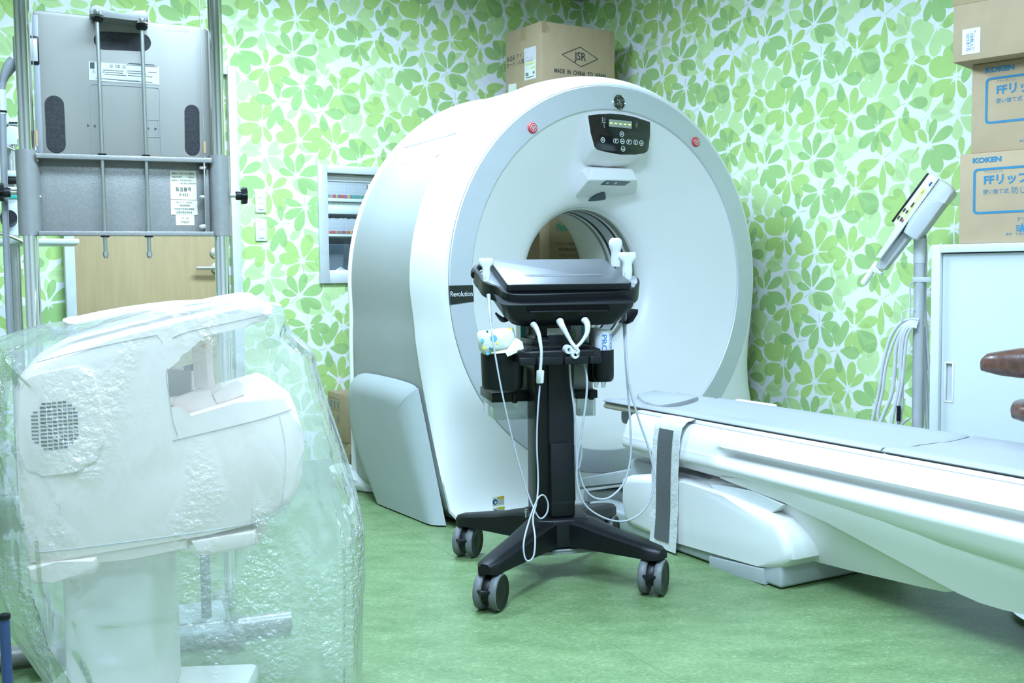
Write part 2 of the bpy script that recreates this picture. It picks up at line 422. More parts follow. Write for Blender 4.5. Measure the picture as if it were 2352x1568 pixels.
# ------------------------------------------------------------------ wallpaper: leaf sprays repeating every 0.945 x 0.64 m
TILE = [
    (2,3.056,0.536,[(-0.058,0.102,0.42),(0.034,0.116,0.42),(0.13,0.045,0.45),(0.121,-0.061,0.42),(0.05,-0.091,0.4),(-0.091,0.027,0.42)],(-0.048,-0.038)),
    (2,3.102,1.016,[(-0.11,0.026,0.36),(-0.111,-0.06,0.4),(-0.05,-0.124,0.42),(0.075,-0.107,0.42),(0.12,-0.026,0.5),(0.079,0.048,0.45)],(-0.003,0.051)),
    (2,2.968,0.921,[(-0.118,0.011,0.5),(-0.009,0.093,0.42),(-0.058,-0.14,0.3),(0.007,-0.119,0.4)],(0.05,0.005)),
    (1,3.077,0.722,[(-0.092,0.1,0.44),(0.045,0.138,0.48),(0.128,0.06,0.48),(0.106,-0.042,0.42),(-0.082,-0.074,0.46),(-0.124,0.021,0.5)],(0.007,-0.061)),
    (1,3.277,0.705,[(-0.071,0.128,0.38),(0.025,0.128,0.4),(0.084,0.077,0.36),(-0.122,0.016,0.52),(-0.088,-0.062,0.48),(-0.0,-0.088,0.4)],(0.036,-0.02)),
    (2,3.433,0.634,[(-0.057,0.111,0.4),(0.022,0.099,0.36),(-0.12,0.055,0.5),(-0.104,-0.07,0.44),(-0.031,-0.099,0.38),(0.056,-0.083,0.4)],(0.054,-0.007)),
    (2,3.572,0.728,[(-0.013,0.101,0.44),(0.053,0.124,0.3),(0.108,-0.011,0.5),(0.006,-0.089,0.38)],(-0.043,-0.009)),
    (1,3.46,0.496,[(-0.135,-0.036,0.42),(0.052,-0.075,0.46),(-0.005,-0.157,0.26),(-0.048,0.102,0.36)],(0.044,0.027)),
    (1,3.308,1.001,[(-0.04,0.092,0.38),(0.054,0.097,0.42),(0.124,0.043,0.42),(0.035,-0.118,0.5),(-0.043,-0.102,0.42)],(-0.038,0.01)),
    (2,3.308,1.001,[(0.117,-0.094,0.62)],None),
    (2,3.21,0.889,[(-0.013,0.115,0.38),(0.058,0.138,0.32),(0.124,-0.011,0.5),(0.015,-0.103,0.44)],(-0.048,-0.012)),
    (1,2.907,1.097,[(-0.003,0.088,0.36),(0.088,0.062,0.4),(0.122,-0.027,0.46),(0.077,-0.1,0.46),(-0.027,-0.127,0.42),(-0.092,-0.071,0.4)],(-0.039,0.02)),
    (2,2.747,1.17,[(0.03,0.105,0.34),(0.109,0.063,0.4),(0.127,-0.054,0.48),(0.058,-0.114,0.5),(-0.02,-0.1,0.42)],None),
    (1,2.747,1.17,[(-0.048,0.07,0.44)],None),
    (1,2.702,1.175,[(-0.102,0.125,0.34),(-0.016,-0.024,0.48),(-0.086,0.071,0.36)],(-0.039,-0.05)),
    (1,2.597,1.311,[(-0.164,0.062,0.44),(-0.115,-0.087,0.4),(0.102,-0.058,0.44),(0.051,0.016,0.3)],None),
    (0,2.885,0.642,[(-0.126,0.019,0.4),(-0.001,-0.099,0.46),(0.099,-0.07,0.46),(0.089,0.022,0.34),(0.076,0.073,0.3)],(-0.039,0.011)),
    (1,2.875,0.804,[(-0.044,0.129,0.46),(-0.12,0.08,0.62),(0.044,0.102,0.4),(-0.122,-0.052,0.5),(-0.047,-0.105,0.46),(0.042,-0.09,0.38)],(0.035,-0.008)),
    (0,3.41,0.766,[(-0.073,0.088,0.48),(0.009,0.137,0.44),(0.118,0.058,0.44),(0.128,-0.039,0.46)],None),
    (0,3.307,0.523,[(-0.102,0.073,0.44),(-0.022,0.096,0.42),(0.027,0.083,0.36),(-0.109,0.024,0.5)],None),
    (0,3.227,0.428,[(-0.025,0.118,0.42),(0.026,0.054,0.32),(-0.185,0.073,0.34),(0.092,-0.005,0.3)],(0.02,-0.049)),
    (1,3.6,0.907,[(-0.137,0.036,0.44),(-0.076,0.081,0.46),(0.093,-0.009,0.44),(0.067,-0.098,0.48),(-0.002,-0.095,0.4),(-0.123,-0.061,0.5)],(0.025,0.033)),
    (0,3.588,1.022,[(-0.083,0.048,0.5),(-0.092,-0.061,0.5),(-0.012,0.098,0.3),(0.072,-0.103,0.36)],None),
    (0,3.727,1.035,[(-0.125,0.014,0.5),(-0.117,-0.068,0.5),(-0.014,-0.122,0.44),(0.068,-0.089,0.5),(0.07,0.003,0.44)],None),
    (0,3.446,0.943,[(-0.094,0.065,0.5),(-0.088,-0.072,0.44),(0.059,-0.055,0.4)],(0.036,0.062)),
    (0,3.687,0.659,[(-0.006,0.163,0.34),(0.121,0.042,0.42),(0.005,-0.076,0.3),(-0.062,0.123,0.42)],(-0.036,-0.019)),
    (0,3.166,0.66,[(-0.08,-0.045,0.34),(0.079,-0.062,0.42),(-0.088,0.039,0.36),(0.017,-0.087,0.2)],None),
    (0,3.087,0.908,[(-0.069,-0.066,0.4),(0.084,-0.082,0.42),(0.029,-0.061,0.34)],(0.024,0.04)),
    (0,3.524,0.507,[(0.019,0.116,0.4),(0.117,-0.023,0.46),(0.043,-0.111,0.44),(-0.029,0.063,0.3)],None),
]

TW, TH = 0.944697, 0.64
TONES = [(0.55, 0.72, 0.34), (0.445, 0.625, 0.205), (0.37, 0.56, 0.215)]
PAPER = (0.84, 0.83, 0.85)
def leaf_outline(cx, cy, dx, dy, w):
    Lh = math.hypot(dx, dy)
    ex, ey = dx / Lh, dy / Lh
    Lh *= 1.05
    half = w * 0.5 * Lh * 0.96
    out = []
    prof = [(0.085, 0.0), (0.16, 0.17), (0.24, 0.36), (0.34, 0.60), (0.46, 0.84), (0.58, 0.97), (0.66, 1.0), (0.74, 0.98), (0.82, 0.89), (0.89, 0.73), (0.94, 0.55), (0.98, 0.30), (1.0, 0.05)]
    for t, h in prof: out.append((cx + ex * t * Lh - ey * h * half, cy + ey * t * Lh + ex * h * half))
    for t, h in prof[::-1][:-1]: out.append((cx + ex * t * Lh + ey * h * half, cy + ey * t * Lh - ex * h * half))
    return out
def strip(ax, ay, bx, by, w0, w1):
    l = math.hypot(bx - ax, by - ay); nx, ny = -(by - ay) / l, (bx - ax) / l
    return [(ax + nx * w0, ay + ny * w0), (bx + nx * w1, by + ny * w1), (bx - nx * w1, by - ny * w1), (ax - nx * w0, ay - ny * w0)]
def build_tile():
    verts, faces, info = [], [], []
    def add(poly, i):
        b = len(verts); verts.extend(Vector(p) for p in poly)
        area2 = sum(poly[k][0] * poly[(k + 1) % len(poly)][1] - poly[(k + 1) % len(poly)][0] * poly[k][1] for k in range(len(poly)))
        idx = list(range(b, len(verts)))
        faces.append(idx if area2 > 0 else idx[::-1]); info.append(i)
    add([(0, 0), (TW, 0), (TW, TH), (0, TH)], None)
    order = 0
    for tone, cu, cv, L, st in sorted(TILE, key=lambda r: r[0]):
        order += 1
        for a in (-1, 0, 1):
            for b in (-1, 0, 1):
                x, y = (cu % TW) + a * TW, (cv % TH) + b * TH
                if not (-0.2 < x < TW + 0.2 and -0.2 < y < TH + 0.2): continue
                for du, dv, w in L:
                    add(leaf_outline(x, y, du, dv, w * (1.14 if tone == 0 else 1.0)), ('leaf', tone, order))
                    add(strip(x, y, x + du * 0.20, y + dv * 0.20, 0.0016, 0.0007), ('gap', tone, order))
                if st: add(strip(x, y, x + st[0], y + st[1], 0.0012, 0.0016), ('leaf', min(2, tone + 0), order))
    vo, eo, fo, ov, oe, of = delaunay_2d_cdt(verts, [], faces, 1, 1e-5, True)
    V, Fc, C = [(v.x, v.y) for v in vo], [], []
    polys = []
    for fidx, i in zip(faces[1:], info[1:]):
        P = [(verts[k].x, verts[k].y) for k in fidx]
        polys.append((min(p[0] for p in P), max(p[0] for p in P), min(p[1] for p in P), max(p[1] for p in P), P, i))
    CS = 0.04                                   # coarse grid of which polygons lie where
    grid = {}
    for pl in polys:
        for gx in range(int(pl[0] // CS), int(pl[1] // CS) + 1):
            for gy in range(int(pl[2] // CS), int(pl[3] // CS) + 1):
                grid.setdefault((gx, gy), []).append(pl)
    def inside(P, x, y):
        c = False
        j = len(P) - 1
        for k in range(len(P)):
            xi, yi = P[k]; xj, yj = P[j]
            if (yi > y) != (yj > y) and x < (xj - xi) * (y - yi) / (yj - yi) + xi: c = not c
            j = k
        return c
    for f in fo:
        x = sum(V[k][0] for k in f) / len(f); y = sum(V[k][1] for k in f) / len(f)
        if not (0 < x < TW and 0 < y < TH): continue
        lv = [pl[5] for pl in grid.get((int(x // CS), int(y // CS)), ()) if pl[0] <= x <= pl[1] and pl[2] <= y <= pl[3] and inside(pl[4], x, y)]
        col = PAPER
        if lv:
            gaps = [i[2] for i in lv if i[0] == 'gap']
            g = max(gaps) if gaps else -1
            top = [i for i in lv if i[0] == 'leaf' and i[2] > g]
            if top:
                t = max(i[1] for i in top)
                k = 0.90 ** (len({i[2] for i in top}) - 1)
                col = tuple(c * k for c in TONES[t])
            elif gaps and len({i[2] for i in lv if i[0] == 'leaf' and i[2] < g}) > 0:
                col = tuple(p * 0.95 for p in PAPER)
        Fc.append(tuple(f)); C.append(col)
    return V, Fc, C
TV, TF, TC = build_tile()

def wallpaper_material(name):
    m = bpy.data.materials.new(name); m.use_nodes = True
    nt = m.node_tree; b = nt.nodes['Principled BSDF']
    b.inputs['Roughness'].default_value = 0.75
    b.inputs['Specular IOR Level'].default_value = 0.25
    at = nt.nodes.new('ShaderNodeAttribute'); at.attribute_name = 'print'
    tc = nt.nodes.new('ShaderNodeTexCoord')
    nz = nt.nodes.new('ShaderNodeTexNoise'); nz.inputs['Scale'].default_value = 22; nz.inputs['Detail'].default_value = 4
    nt.links.new(tc.outputs['Object'], nz.inputs['Vector'])
    mr = nt.nodes.new('ShaderNodeMapRange'); mr.inputs['To Min'].default_value = 0.93; mr.inputs['To Max'].default_value = 1.06
    nt.links.new(nz.outputs['Fac'], mr.inputs['Value'])
    vm = nt.nodes.new('ShaderNodeVectorMath'); vm.operation = 'SCALE'
    nt.links.new(at.outputs['Color'], vm.inputs[0]); nt.links.new(mr.outputs['Result'], vm.inputs['Scale'])
    nt.links.new(vm.outputs['Vector'], b.inputs['Base Color'])
    return m
M['wallpaper'] = wallpaper_material('leaf_print_wallpaper')

def papered_wall(name, u0, u1, z0, z1, uoff, zoff, place, hole=None):
    """place(u, z) -> world point of the wall; uoff, zoff set the print's phase."""
    bm = bmesh.new()
    lay = bm.loops.layers.float_color.new('print')
    i0, i1 = math.floor((u0 - uoff) / TW), math.ceil((u1 - uoff) / TW)
    j0, j1 = math.floor((z0 - zoff) / TH), math.ceil((z1 - zoff) / TH)
    for i in range(i0, i1):
        for j in range(j0, j1):
            ou, oz = uoff + i * TW, zoff + j * TH
            vs = [bm.verts.new((x + ou, y + oz, 0)) for x, y in TV]
            for f, c in zip(TF, TC):
                try: fc = bm.faces.new([vs[k] for k in f])
                except ValueError: continue
                for lp in fc.loops: lp[lay] = (*c, 1)
    def cut(co, no):
        bmesh.ops.bisect_plane(bm, geom=bm.verts[:] + bm.edges[:] + bm.faces[:], plane_co=co, plane_no=no, clear_outer=True)
    cut((u0, 0, 0), (-1, 0, 0)); cut((u1, 0, 0), (1, 0, 0)); cut((0, z0, 0), (0, -1, 0)); cut((0, z1, 0), (0, 1, 0))
    if hole:
        a, b, c, d = hole
        for co, no in (((a, 0, 0), (1, 0, 0)), ((b, 0, 0), (1, 0, 0)), ((0, c, 0), (0, 1, 0)), ((0, d, 0), (0, 1, 0))):
            bmesh.ops.bisect_plane(bm, geom=bm.verts[:] + bm.edges[:] + bm.faces[:], plane_co=co, plane_no=no)
        kill = [f for f in bm.faces if a < f.calc_center_median().x < b and c < f.calc_center_median().y < d]
        bmesh.ops.delete(bm, geom=kill, context='FACES')
    for v in bm.verts: v.co = place(v.co.x, v.co.y)
    me = bpy.data.meshes.new(name)
    bm.to_mesh(me); bm.free()
    o = link(name, me, M['wallpaper'])
    return tag(o, kind='structure')

U0, U1, N0 = -3.0, DR, -1.7
def on_left(u, z, off=0.0): return LD * u + LN * (DL - off) + Vector((0, 0, z))
def on_right(s, z, off=0.0): return LD * (DR - off) - LN * s + Vector((0, 0, z))     # s = distance measured along -LN
FL = Frame(0, 0, AZ)                                                          # x along the left wall, y into it
wl = FL.hit(727, 378, 'y', DL); wr = FL.hit(727, 651, 'y', DL)
WX0, WX1, WZ0, WZ1 = wl.x + 0.012, wl.x + 1.05, wr.z + 0.01, wl.z - 0.01
papered_wall('wall_left', U0, U1, 0, CEIL, 0.0, CAMZ, on_left, hole=(WX0, WX1, WZ0, WZ1))
papered_wall('wall_right', -DL, -N0, 0, CEIL, -6.50353, CAMZ + 0.00936, on_right)
def flat_wall(name, pts, m):
    return tag(mesh(name, pts, [tuple(range(len(pts)))], m), kind='structure')
Z = Vector((0, 0, 1))
flat_wall('wall_near', [LD * U0 + LN * N0, LD * U1 + LN * N0, LD * U1 + LN * N0 + Z * CEIL, LD * U0 + LN * N0 + Z * CEIL], M['plainwall'])
flat_wall('wall_back', [LD * U0 + LN * N0, LD * U0 + LN * DL, LD * U0 + LN * DL + Z * CEIL, LD * U0 + LN * N0 + Z * CEIL], M['plainwall'])

def floor_material():
    m = bpy.data.materials.new('green_marbled_vinyl'); m.use_nodes = True
    nt = m.node_tree; b = nt.nodes['Principled BSDF']
    b.inputs['Roughness'].default_value = 0.42
    tc = nt.nodes.new('ShaderNodeTexCoord')
    mp = nt.nodes.new('ShaderNodeMapping'); mp.inputs['Rotation'].default_value = (0, 0, AZ); mp.inputs['Scale'].default_value = (1.0, 2.0, 1)
    nt.links.new(tc.outputs['Object'], mp.inputs['Vector'])
    big = nt.nodes.new('ShaderNodeTexNoise'); big.inputs['Scale'].default_value = 7; big.inputs['Detail'].default_value = 5
    fine = nt.nodes.new('ShaderNodeTexNoise'); fine.inputs['Scale'].default_value = 75; fine.inputs['Detail'].default_value = 5; fine.inputs['Distortion'].default_value = 1.2
    for n in (big, fine): nt.links.new(mp.outputs['Vector'], n.inputs['Vector'])
    r1 = nt.nodes.new('ShaderNodeValToRGB')
    for e, p, c in zip(r1.color_ramp.elements, (0.3, 0.7), ((0.118, 0.195, 0.076), (0.182, 0.265, 0.116))):
        e.position = p; e.color = (*c, 1)
    r2 = nt.nodes.new('ShaderNodeValToRGB')
    r2.color_ramp.elements[0].position = 0.34; r2.color_ramp.elements[0].color = (0.70, 0.77, 0.70, 1)
    r2.color_ramp.elements[1].position = 0.62; r2.color_ramp.elements[1].color = (1.10, 1.08, 1.12, 1)
    e = r2.color_ramp.elements.new(0.70); e.color = (1.70, 1.45, 2.2, 1)
    nt.links.new(big.outputs['Fac'], r1.inputs['Fac']); nt.links.new(fine.outputs['Fac'], r2.inputs['Fac'])
    mx = nt.nodes.new('ShaderNodeMix'); mx.data_type = 'RGBA'; mx.blend_type = 'MULTIPLY'; mx.inputs[0].default_value = 1.0
    nt.links.new(r1.outputs['Color'], mx.inputs[6]); nt.links.new(r2.outputs['Color'], mx.inputs[7])
    nt.links.new(mx.outputs[2], b.inputs['Base Color'])
    return m
M['floor'] = floor_material()
UE = DL + 2.6
tag(mesh('floor', [LD * U0 + LN * N0, LD * U1 + LN * N0, LD * U1 + LN * UE, LD * U0 + LN * UE], [(0, 1, 2, 3)], M['floor']), kind='structure')
tag(mesh('ceiling', [LD * U0 + LN * N0 + Z * CEIL, LD * U1 + LN * N0 + Z * CEIL, LD * U1 + LN * UE + Z * CEIL, LD * U0 + LN * UE + Z * CEIL], [(3, 2, 1, 0)], M['ceiling']), kind='structure')
M['seam'] = mat('floor_seam', (0.13, 0.24, 0.07), 0.6)
sa, sb = floor_at(985, 1245), floor_at(1575, 1572)
sd = (sb - sa).normalized(); sp = Vector((-sd.y, sd.x, 0)) * 0.0011
sa -= sd * 0.9; sb += sd * 1.5
tag(mesh('trim_1', [sa - sp + Z * .0006, sb - sp + Z * .0006, sb + sp + Z * .0006, sa + sp + Z * .0006], [(0, 1, 2, 3)], M['seam']), kind='structure')

# window to the control room
def wall_box(bm, u0, u1, z0, z1, o0, o1, bev=0.0):
    """Box on the left wall from offset o0 (into the room is +) to o1."""
    T = Matrix.Rotation(AZ, 4, 'Z')
    add_box(bm, u0, u1, DL - o1, DL - o0, z0, z1, bev=bev, T=T)
bm = bmesh.new()
fw = 0.042
for a, b, c, d in ((WX0 - 0.012, WX0 + fw, WZ0 - 0.01, WZ1 + 0.01), (WX1 - fw, WX1 + 0.012, WZ0 - 0.01, WZ1 + 0.01), (WX0 + fw, WX1 - fw, WZ1 - fw + 0.01, WZ1 + 0.01), (WX0 + fw, WX1 - fw, WZ0 - 0.01, WZ0 + fw)):
    wall_box(bm, a, b, c, d, -0.10, 0.02, 0.003)
win = tag(bm_obj('window_1', bm, M['alu']), kind='structure')
bm = bmesh.new()
for a, b, c, d in ((WX0 + fw, WX0 + fw + .012, WZ0 + fw, WZ1 - fw), (WX0 + fw, WX1 - fw, WZ1 - fw - 0.03, WZ1 - fw + .008), (WX0 + fw, WX1 - fw, WZ0 + fw, WZ0 + fw + 0.02)):
    wall_box(bm, a, b, c, d, -0.08, -0.03, 0.002)
bm_obj('window_sash', bm, M['white'], win)
bm = bmesh.new(); wall_box(bm, WX0 + fw, WX1 - fw, WZ0 + fw, WZ1 - fw, -0.062, -0.056)
bm_obj('window_pane', bm, M['pane'], win)

# door
d0 = FL.hit(143.5, 565, 'y', DL).x; d1 = FL.hit(540.5, 300, 'y', DL).x; dz = FL.hit(536, 155, 'y', DL).z
fwd = 0.046
bm = bmesh.new()
for a, b, c, d in ((d0, d0 + fwd, 0, dz), (d1 - fwd, d1, 0, dz), (d0 + fwd, d1 - fwd, dz - fwd, dz)):
    wall_box(bm, a, b, c, d, 0.0, 0.045, 0.003)
door = tag(bm_obj('door_1', bm, M['alu']), kind='structure')
bm = bmesh.new(); wall_box(bm, d0 + fwd + .003, d1 - fwd - .02, 0.006, dz - fwd - .004, 0.002, 0.022, 0.002)
bm_obj('door_leaf', bm, M['wood'], door)
TL = Matrix.Rotation(AZ, 4, 'Z')
hp = FL.hit(497, 615, 'y', DL - 0.022)
bm = bmesh.new()
add_lathe(bm, [(0, .0), (.027, .0), (.027, .008), (.011, .012), (.011, .05), (0, .05)], TL @ Matrix.Translation((hp.x, DL - .022, hp.z)) @ Matrix.Rotation(PI / 2, 4, 'X'), 24)
add_tube(bm, [TL @ Vector(p) for p in ((hp.x + .012, DL - .066, hp.z), (hp.x - .03, DL - .068, hp.z), (hp.x - .115, DL - .066, hp.z))], [.011, .0105, .0095], 14)
bm_obj('door_handle', bm, M['satin'], door, 40)
kp = FL.hit(494, 580, 'y', DL - .022)
lathe('door_lock', [(0, 0), (.026, 0), (.026, .008), (.016, .014), (.0, .014)], M['satin'], door, TL @ Matrix.Translation((kp.x, DL - .022, kp.z)) @ Matrix.Rotation(PI / 2, 4, 'X'), 24)

# wall switches
def wall_switch(px0, py0, px1, py1, label, rows):
    a = FL.hit(px0, py0, 'y', DL); b = FL.hit(px1, py1, 'y', DL)
    F = Frame(*(LD * ((a.x + b.x) / 2) + LN * DL).xy, AZ, (a.z + b.z) / 2)
    w, h = abs(b.x - a.x) / 2, abs(a.z - b.z) / 2
    r = empty('light_switch', F, label, 'light switch', 'wall switch plates by the door')
    box('cover_plate', (-w, w, -.010, 0, -h, h), M['white'], r, .004)
    for k in range(rows):
        z0 = h * .72 - (k + 1) * (1.44 * h / rows); z1 = z0 + 1.44 * h / rows - .0015
        box('rocker', (-w * .42, w * .42, -.0145, -.009, z0, z1), M['print_white'], r, .0015)
wall_switch(584, 434, 611, 489, 'upper white wall switch plate beside the wooden door', 3)
wall_switch(585, 502, 613, 554, 'lower white wall switch plate, below another switch beside the door', 2)

# control room seen through the glass
CB = DL + 1.55
def inner(name, pts, m):
    return tag(mesh(name, pts, [tuple(range(len(pts)))], m), kind='structure')
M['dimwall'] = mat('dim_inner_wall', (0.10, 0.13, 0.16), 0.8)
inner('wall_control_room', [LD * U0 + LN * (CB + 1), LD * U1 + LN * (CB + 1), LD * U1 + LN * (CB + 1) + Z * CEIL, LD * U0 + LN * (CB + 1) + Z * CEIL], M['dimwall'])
pA = FL.hit(735, 400, 'y', CB); pB = FL.hit(900, 400, 'y', CB)
def zc(py): return FL.hit(790, py, 'y', CB).z
FS = Frame(*(LD * (pA.x - .12) + LN * CB).xy, AZ)
SW = 1.35
sh = empty('record_shelf', FS, 'white steel record shelf packed with patient files, behind the window glass', 'shelf')
for z0, z1, n in ((zc(394), zc(384), 'shelf_board'), (zc(463), zc(455.5), 'shelf_board'), (zc(491), zc(478), 'shelf_board'), (zc(543), zc(537.5), 'shelf_board')):
    box(n, (0, SW, 0, .34, min(z0, z1), max(z0, z1)), M['white'], sh, .002)
for x0 in (0, SW - .02): box('side_panel', (x0, x0 + .02, 0, .34, 0, zc(384)), M['white'], sh, .002)
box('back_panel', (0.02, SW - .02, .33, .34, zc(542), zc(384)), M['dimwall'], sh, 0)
px_divider = FS.hit(850, 440, 'y', 0.0).x
box('bookend', (px_divider - .008, px_divider + .008, .0, .2, zc(455), zc(412)), M['white'], sh, .002)
M['folder'] = mat('pale_folder_card', (0.62, 0.60, 0.66), 0.8, noise=0.12, scale=40)
tabcols = {'red': (0.60, .10, .12), 'teal': (0.08, .36, .34), 'blue': (.10, .18, .42), 'yellow': (.62, .55, .12), 'slate': (.28, .34, .40), 'orange': (.62, .30, .15), 'sky': (.15, .45, .62)}
TABS = {k: mat('folder_tab_' + k, v, .6) for k, v in tabcols.items()}
def make_file(x, z, h, th, tab, label, grp):
    F2 = Frame(*(FS.M @ Vector((x, .004, 0))).xy, AZ, z)
    r = empty('patient_file', F2, label, 'file', grp)
    box('folder', (0, th, 0, .24, 0, h), M['folder'], r, .0)
    box('index_tab', (0, th, -.003, .0, 0.002, h * .2), TABS[tab], r, .0)
    return r
rows = [(zc(455.4) + .0005, zc(414) - zc(455.4), FS.hit(741, 440, 'y', 0).x, px_divider - .012, ['slate', 'slate', 'red', 'red', 'red', 'red', 'teal', 'teal', 'teal', 'teal'], 'files on the upper record shelf', 'pale patient file with coloured tab in the upper shelf row behind the window'),
        (zc(537.3) + .0005, zc(501) - zc(537.3), FS.hit(741, 520, 'y', 0).x, FS.hit(835, 520, 'y', 0).x, ['red', 'red', 'orange', 'red', 'red', 'slate', 'slate'], 'files on the lower record shelf', 'pale patient file with coloured tab in the lower shelf row behind the window'),
        (zc(478) + .0012, zc(464.5) - zc(478), FS.hit(741, 470, 'y', 0).x, FS.hit(845, 470, 'y', 0).x, [], 'low folders on the middle record shelf', 'plain white folder in the short middle row behind the window')]
for z, h, x0, x1, tabs, grp, lab in rows:
    x = x0
    n = 0
    while x < x1 - .012:
        th = rnd.uniform(.009, .013)
        if tabs:
            t = tabs[min(len(tabs) - 1, int((x - x0) / (x1 - x0) * len(tabs)))]
            if rnd.random() < .22: t = rnd.choice(['yellow', 'blue', 'sky', 'orange'])
            make_file(x, z, h * rnd.uniform(.94, 1.0), th, t, lab, grp)
        else:
            F2 = Frame(*(FS.M @ Vector((x, .02, 0))).xy, AZ, z)
            b = box('folder', (0, th, 0, .24, 0, h * rnd.uniform(.9, 1)), M['white'], None, 0)
            b.location = F2.o; b.rotation_euler = (0, 0, AZ)
            tag(b, lab, 'folder', grp)
        x += th + .0008
# console desk and a cloth inside, by the sill
FD = Frame(*(LD * (WX0 - .1) + LN * (DL + .12)).xy, AZ)
dk = empty('desk', FD, 'dark desk inside the control room below the window', 'desk')
box('desk_top', (0, 1.4, 0, .55, WZ0 - .03, WZ0 - .002), M['slate'], dk)
for x0 in (0.02, 1.34): box('leg', (x0, x0 + .04, .03, .5, 0, WZ0 - .03), M['slate'], dk)
FM = Frame(*(LD * (WX0 + .42) + LN * (DL + .5)).xy, AZ)
mo = empty('monitor', FM, 'dark blue-grey monitor on the control room desk behind the glass', 'monitor')
M['screen'] = mat('dark_screen', (0.06, .085, .12), .2, noise=.3, scale=6)
box('screen', (-.36, .36, 0, .03, WZ0 + .05, WZ0 + .22), M['screen'], mo, .006)
box('stand', (-.05, .05, .02, .06, WZ0 - .002, WZ0 + .1), M['black'], mo)
cpts = [(748, 628), (770, 621), (775, 620), (783, 613), (790, 617), (800, 622), (812, 624)]
bm = bmesh.new()
prev = None
for px, py in cpts:
    p = FL.hit(px, py, 'y', DL + .16); q = FL.hit(px, 632, 'y', DL + .16)
    q.z = WZ0 - .002
    q2 = Vector((p.x, DL + .36, q.z)); top2 = Vector((p.x, DL + .30, (p.z + q.z) / 2 + .01))
    ring = [bm.verts.new(TL @ v) for v in (Vector((p.x, DL + .13, q.z)), Vector((p.x, DL + .16, p.z)), top2, q2)]
    if prev:
        for k in range(4): bm.faces.new((prev[k], prev[(k + 1) % 4], ring[(k + 1) % 4], ring[k]))
    else: bm.faces.new(ring)
    prev = ring
bm.faces.new(prev[::-1])
tag(bm_obj('cloth', bm, M['cloth'], None, 60), 'crumpled white cloth lying on the desk behind the window', 'cloth')

# ================================================================== the scanner gantry
GC = 0.965                                     # height of the bore axis
G = Frame(0.466, 4.60, AZ)                     # x across, y into the bore, z up
gan = empty('ct_scanner_gantry', G, 'large white ring shaped CT scanner gantry with silver front ring and open bore', 'CT scanner')
def gp(r, a, y): return Vector((r * math.cos(a), y, GC + r * math.sin(a)))
NG = 128
def ring_loft(name, prof, m, parent=gan, a0=0.0, a1=2 * PI, n=NG, closed_prof=False, smooth=40):
    full = abs(a1 - a0 - 2 * PI) < 1e-6
    cnt = n if full else n + 1
    v, f = [], []
    for r, y in prof:
        for k in range(cnt): v.append(gp(r, a0 + (a1 - a0) * k / n, y))
    L = len(prof)
    for i in range(L if closed_prof else L - 1):
        A, B = i * cnt, ((i + 1) % L) * cnt
        for k in range(n):
            k2 = (k + 1) % cnt if full else k + 1
            f.append((A + k, A + k2, B + k2, B + k))
    if closed_prof and not full:
        f.append(tuple(i * cnt for i in range(L))); f.append(tuple(i * cnt + cnt - 1 for i in range(L)))
    return mesh(name, v, f, m, parent, smooth)
RO, RI = 0.853, 0.748
ring = ring_loft('front_ring', [(RO, .03), (RO, .004), (RO - .004, 0), (RI + .004, -.004), (RI, 0), (RI, .03)], M['ring'])
# funnel and bore
fun = [(RI + .001, .004), (RI - .012, .010), (.70, .030), (.655, .052), (.60, .080), (.54, .110), (.48, .138), (.43, .160), (.39, .180), (.362, .200), (.345, .222), (.336, .248), (.333, .262)]
ring_loft('bore_funnel', fun, M['gantry'], smooth=60)
ring_loft('bore_lip', [(.338, .240), (.331, .246), (.329, .258), (.331, .272)], M['bore'])
ring_loft('bore_ring', [(.330, .268), (.330, .300)], M['boregrey'])
ring_loft('bore_ring', [(.3295, .300), (.3295, .318)], M['bore'])
ring_loft('bore_ring', [(.329, .318), (.329, .334)], M['dark'])
ring_loft('scan_window', [(.3295, .334), (.3295, .405)], M['window'])
ring_loft('bore_ring', [(.329, .405), (.329, .424)], M['dark'])
ring_loft('bore_ring', [(.3295, .424), (.3295, .446)], M['bore'])
ring_loft('bore_ring', [(.330, .446), (.330, .470)], M['boregrey'])
ring_loft('bore_liner', [(.3305, .470), (.334, .52), (.345, .60), (.365, .68), (.395, .76), (.43, .82), (.46, .845)], M['bore'], smooth=60)
# outer shell: outline follows a circle above the axis and a rounded block below it
def outline(t):
    """t in 0..1 round the machine from the right side, over the top, to the left and along the floor."""
    if t <= 0.5:
        a = t * 2 * PI
        return 0.905 * math.cos(a), GC + 0.917 * math.sin(a)
    a = t * 2 * PI
    ca, sa = math.cos(a), math.sin(a)
    n = 60.0
    r = 1.0 / ((abs(ca) / .905) ** n + (abs(sa) / (GC - .010)) ** n) ** (1 / n)
    k = min(1.0, (t - .5) / .04, (1 - t) / .04)
    return (r * k + .905 * (1 - k)) * ca, GC + (r * k + .905 * (1 - k)) * sa
def low(t):                                     # 0 above the axis, 1 at the floor
    return 0.0 if t <= 0.5 else max(0.0, min(1.0, (GC - outline(t)[1]) / GC))
def seam_y(t): return 0.24 - 0.315 * low(t) ** 1.4 - (0.05 * math.sin((t - .5) * 2 * PI) ** 4 if t > .5 else 0)
v, f = [], []
KS = 12
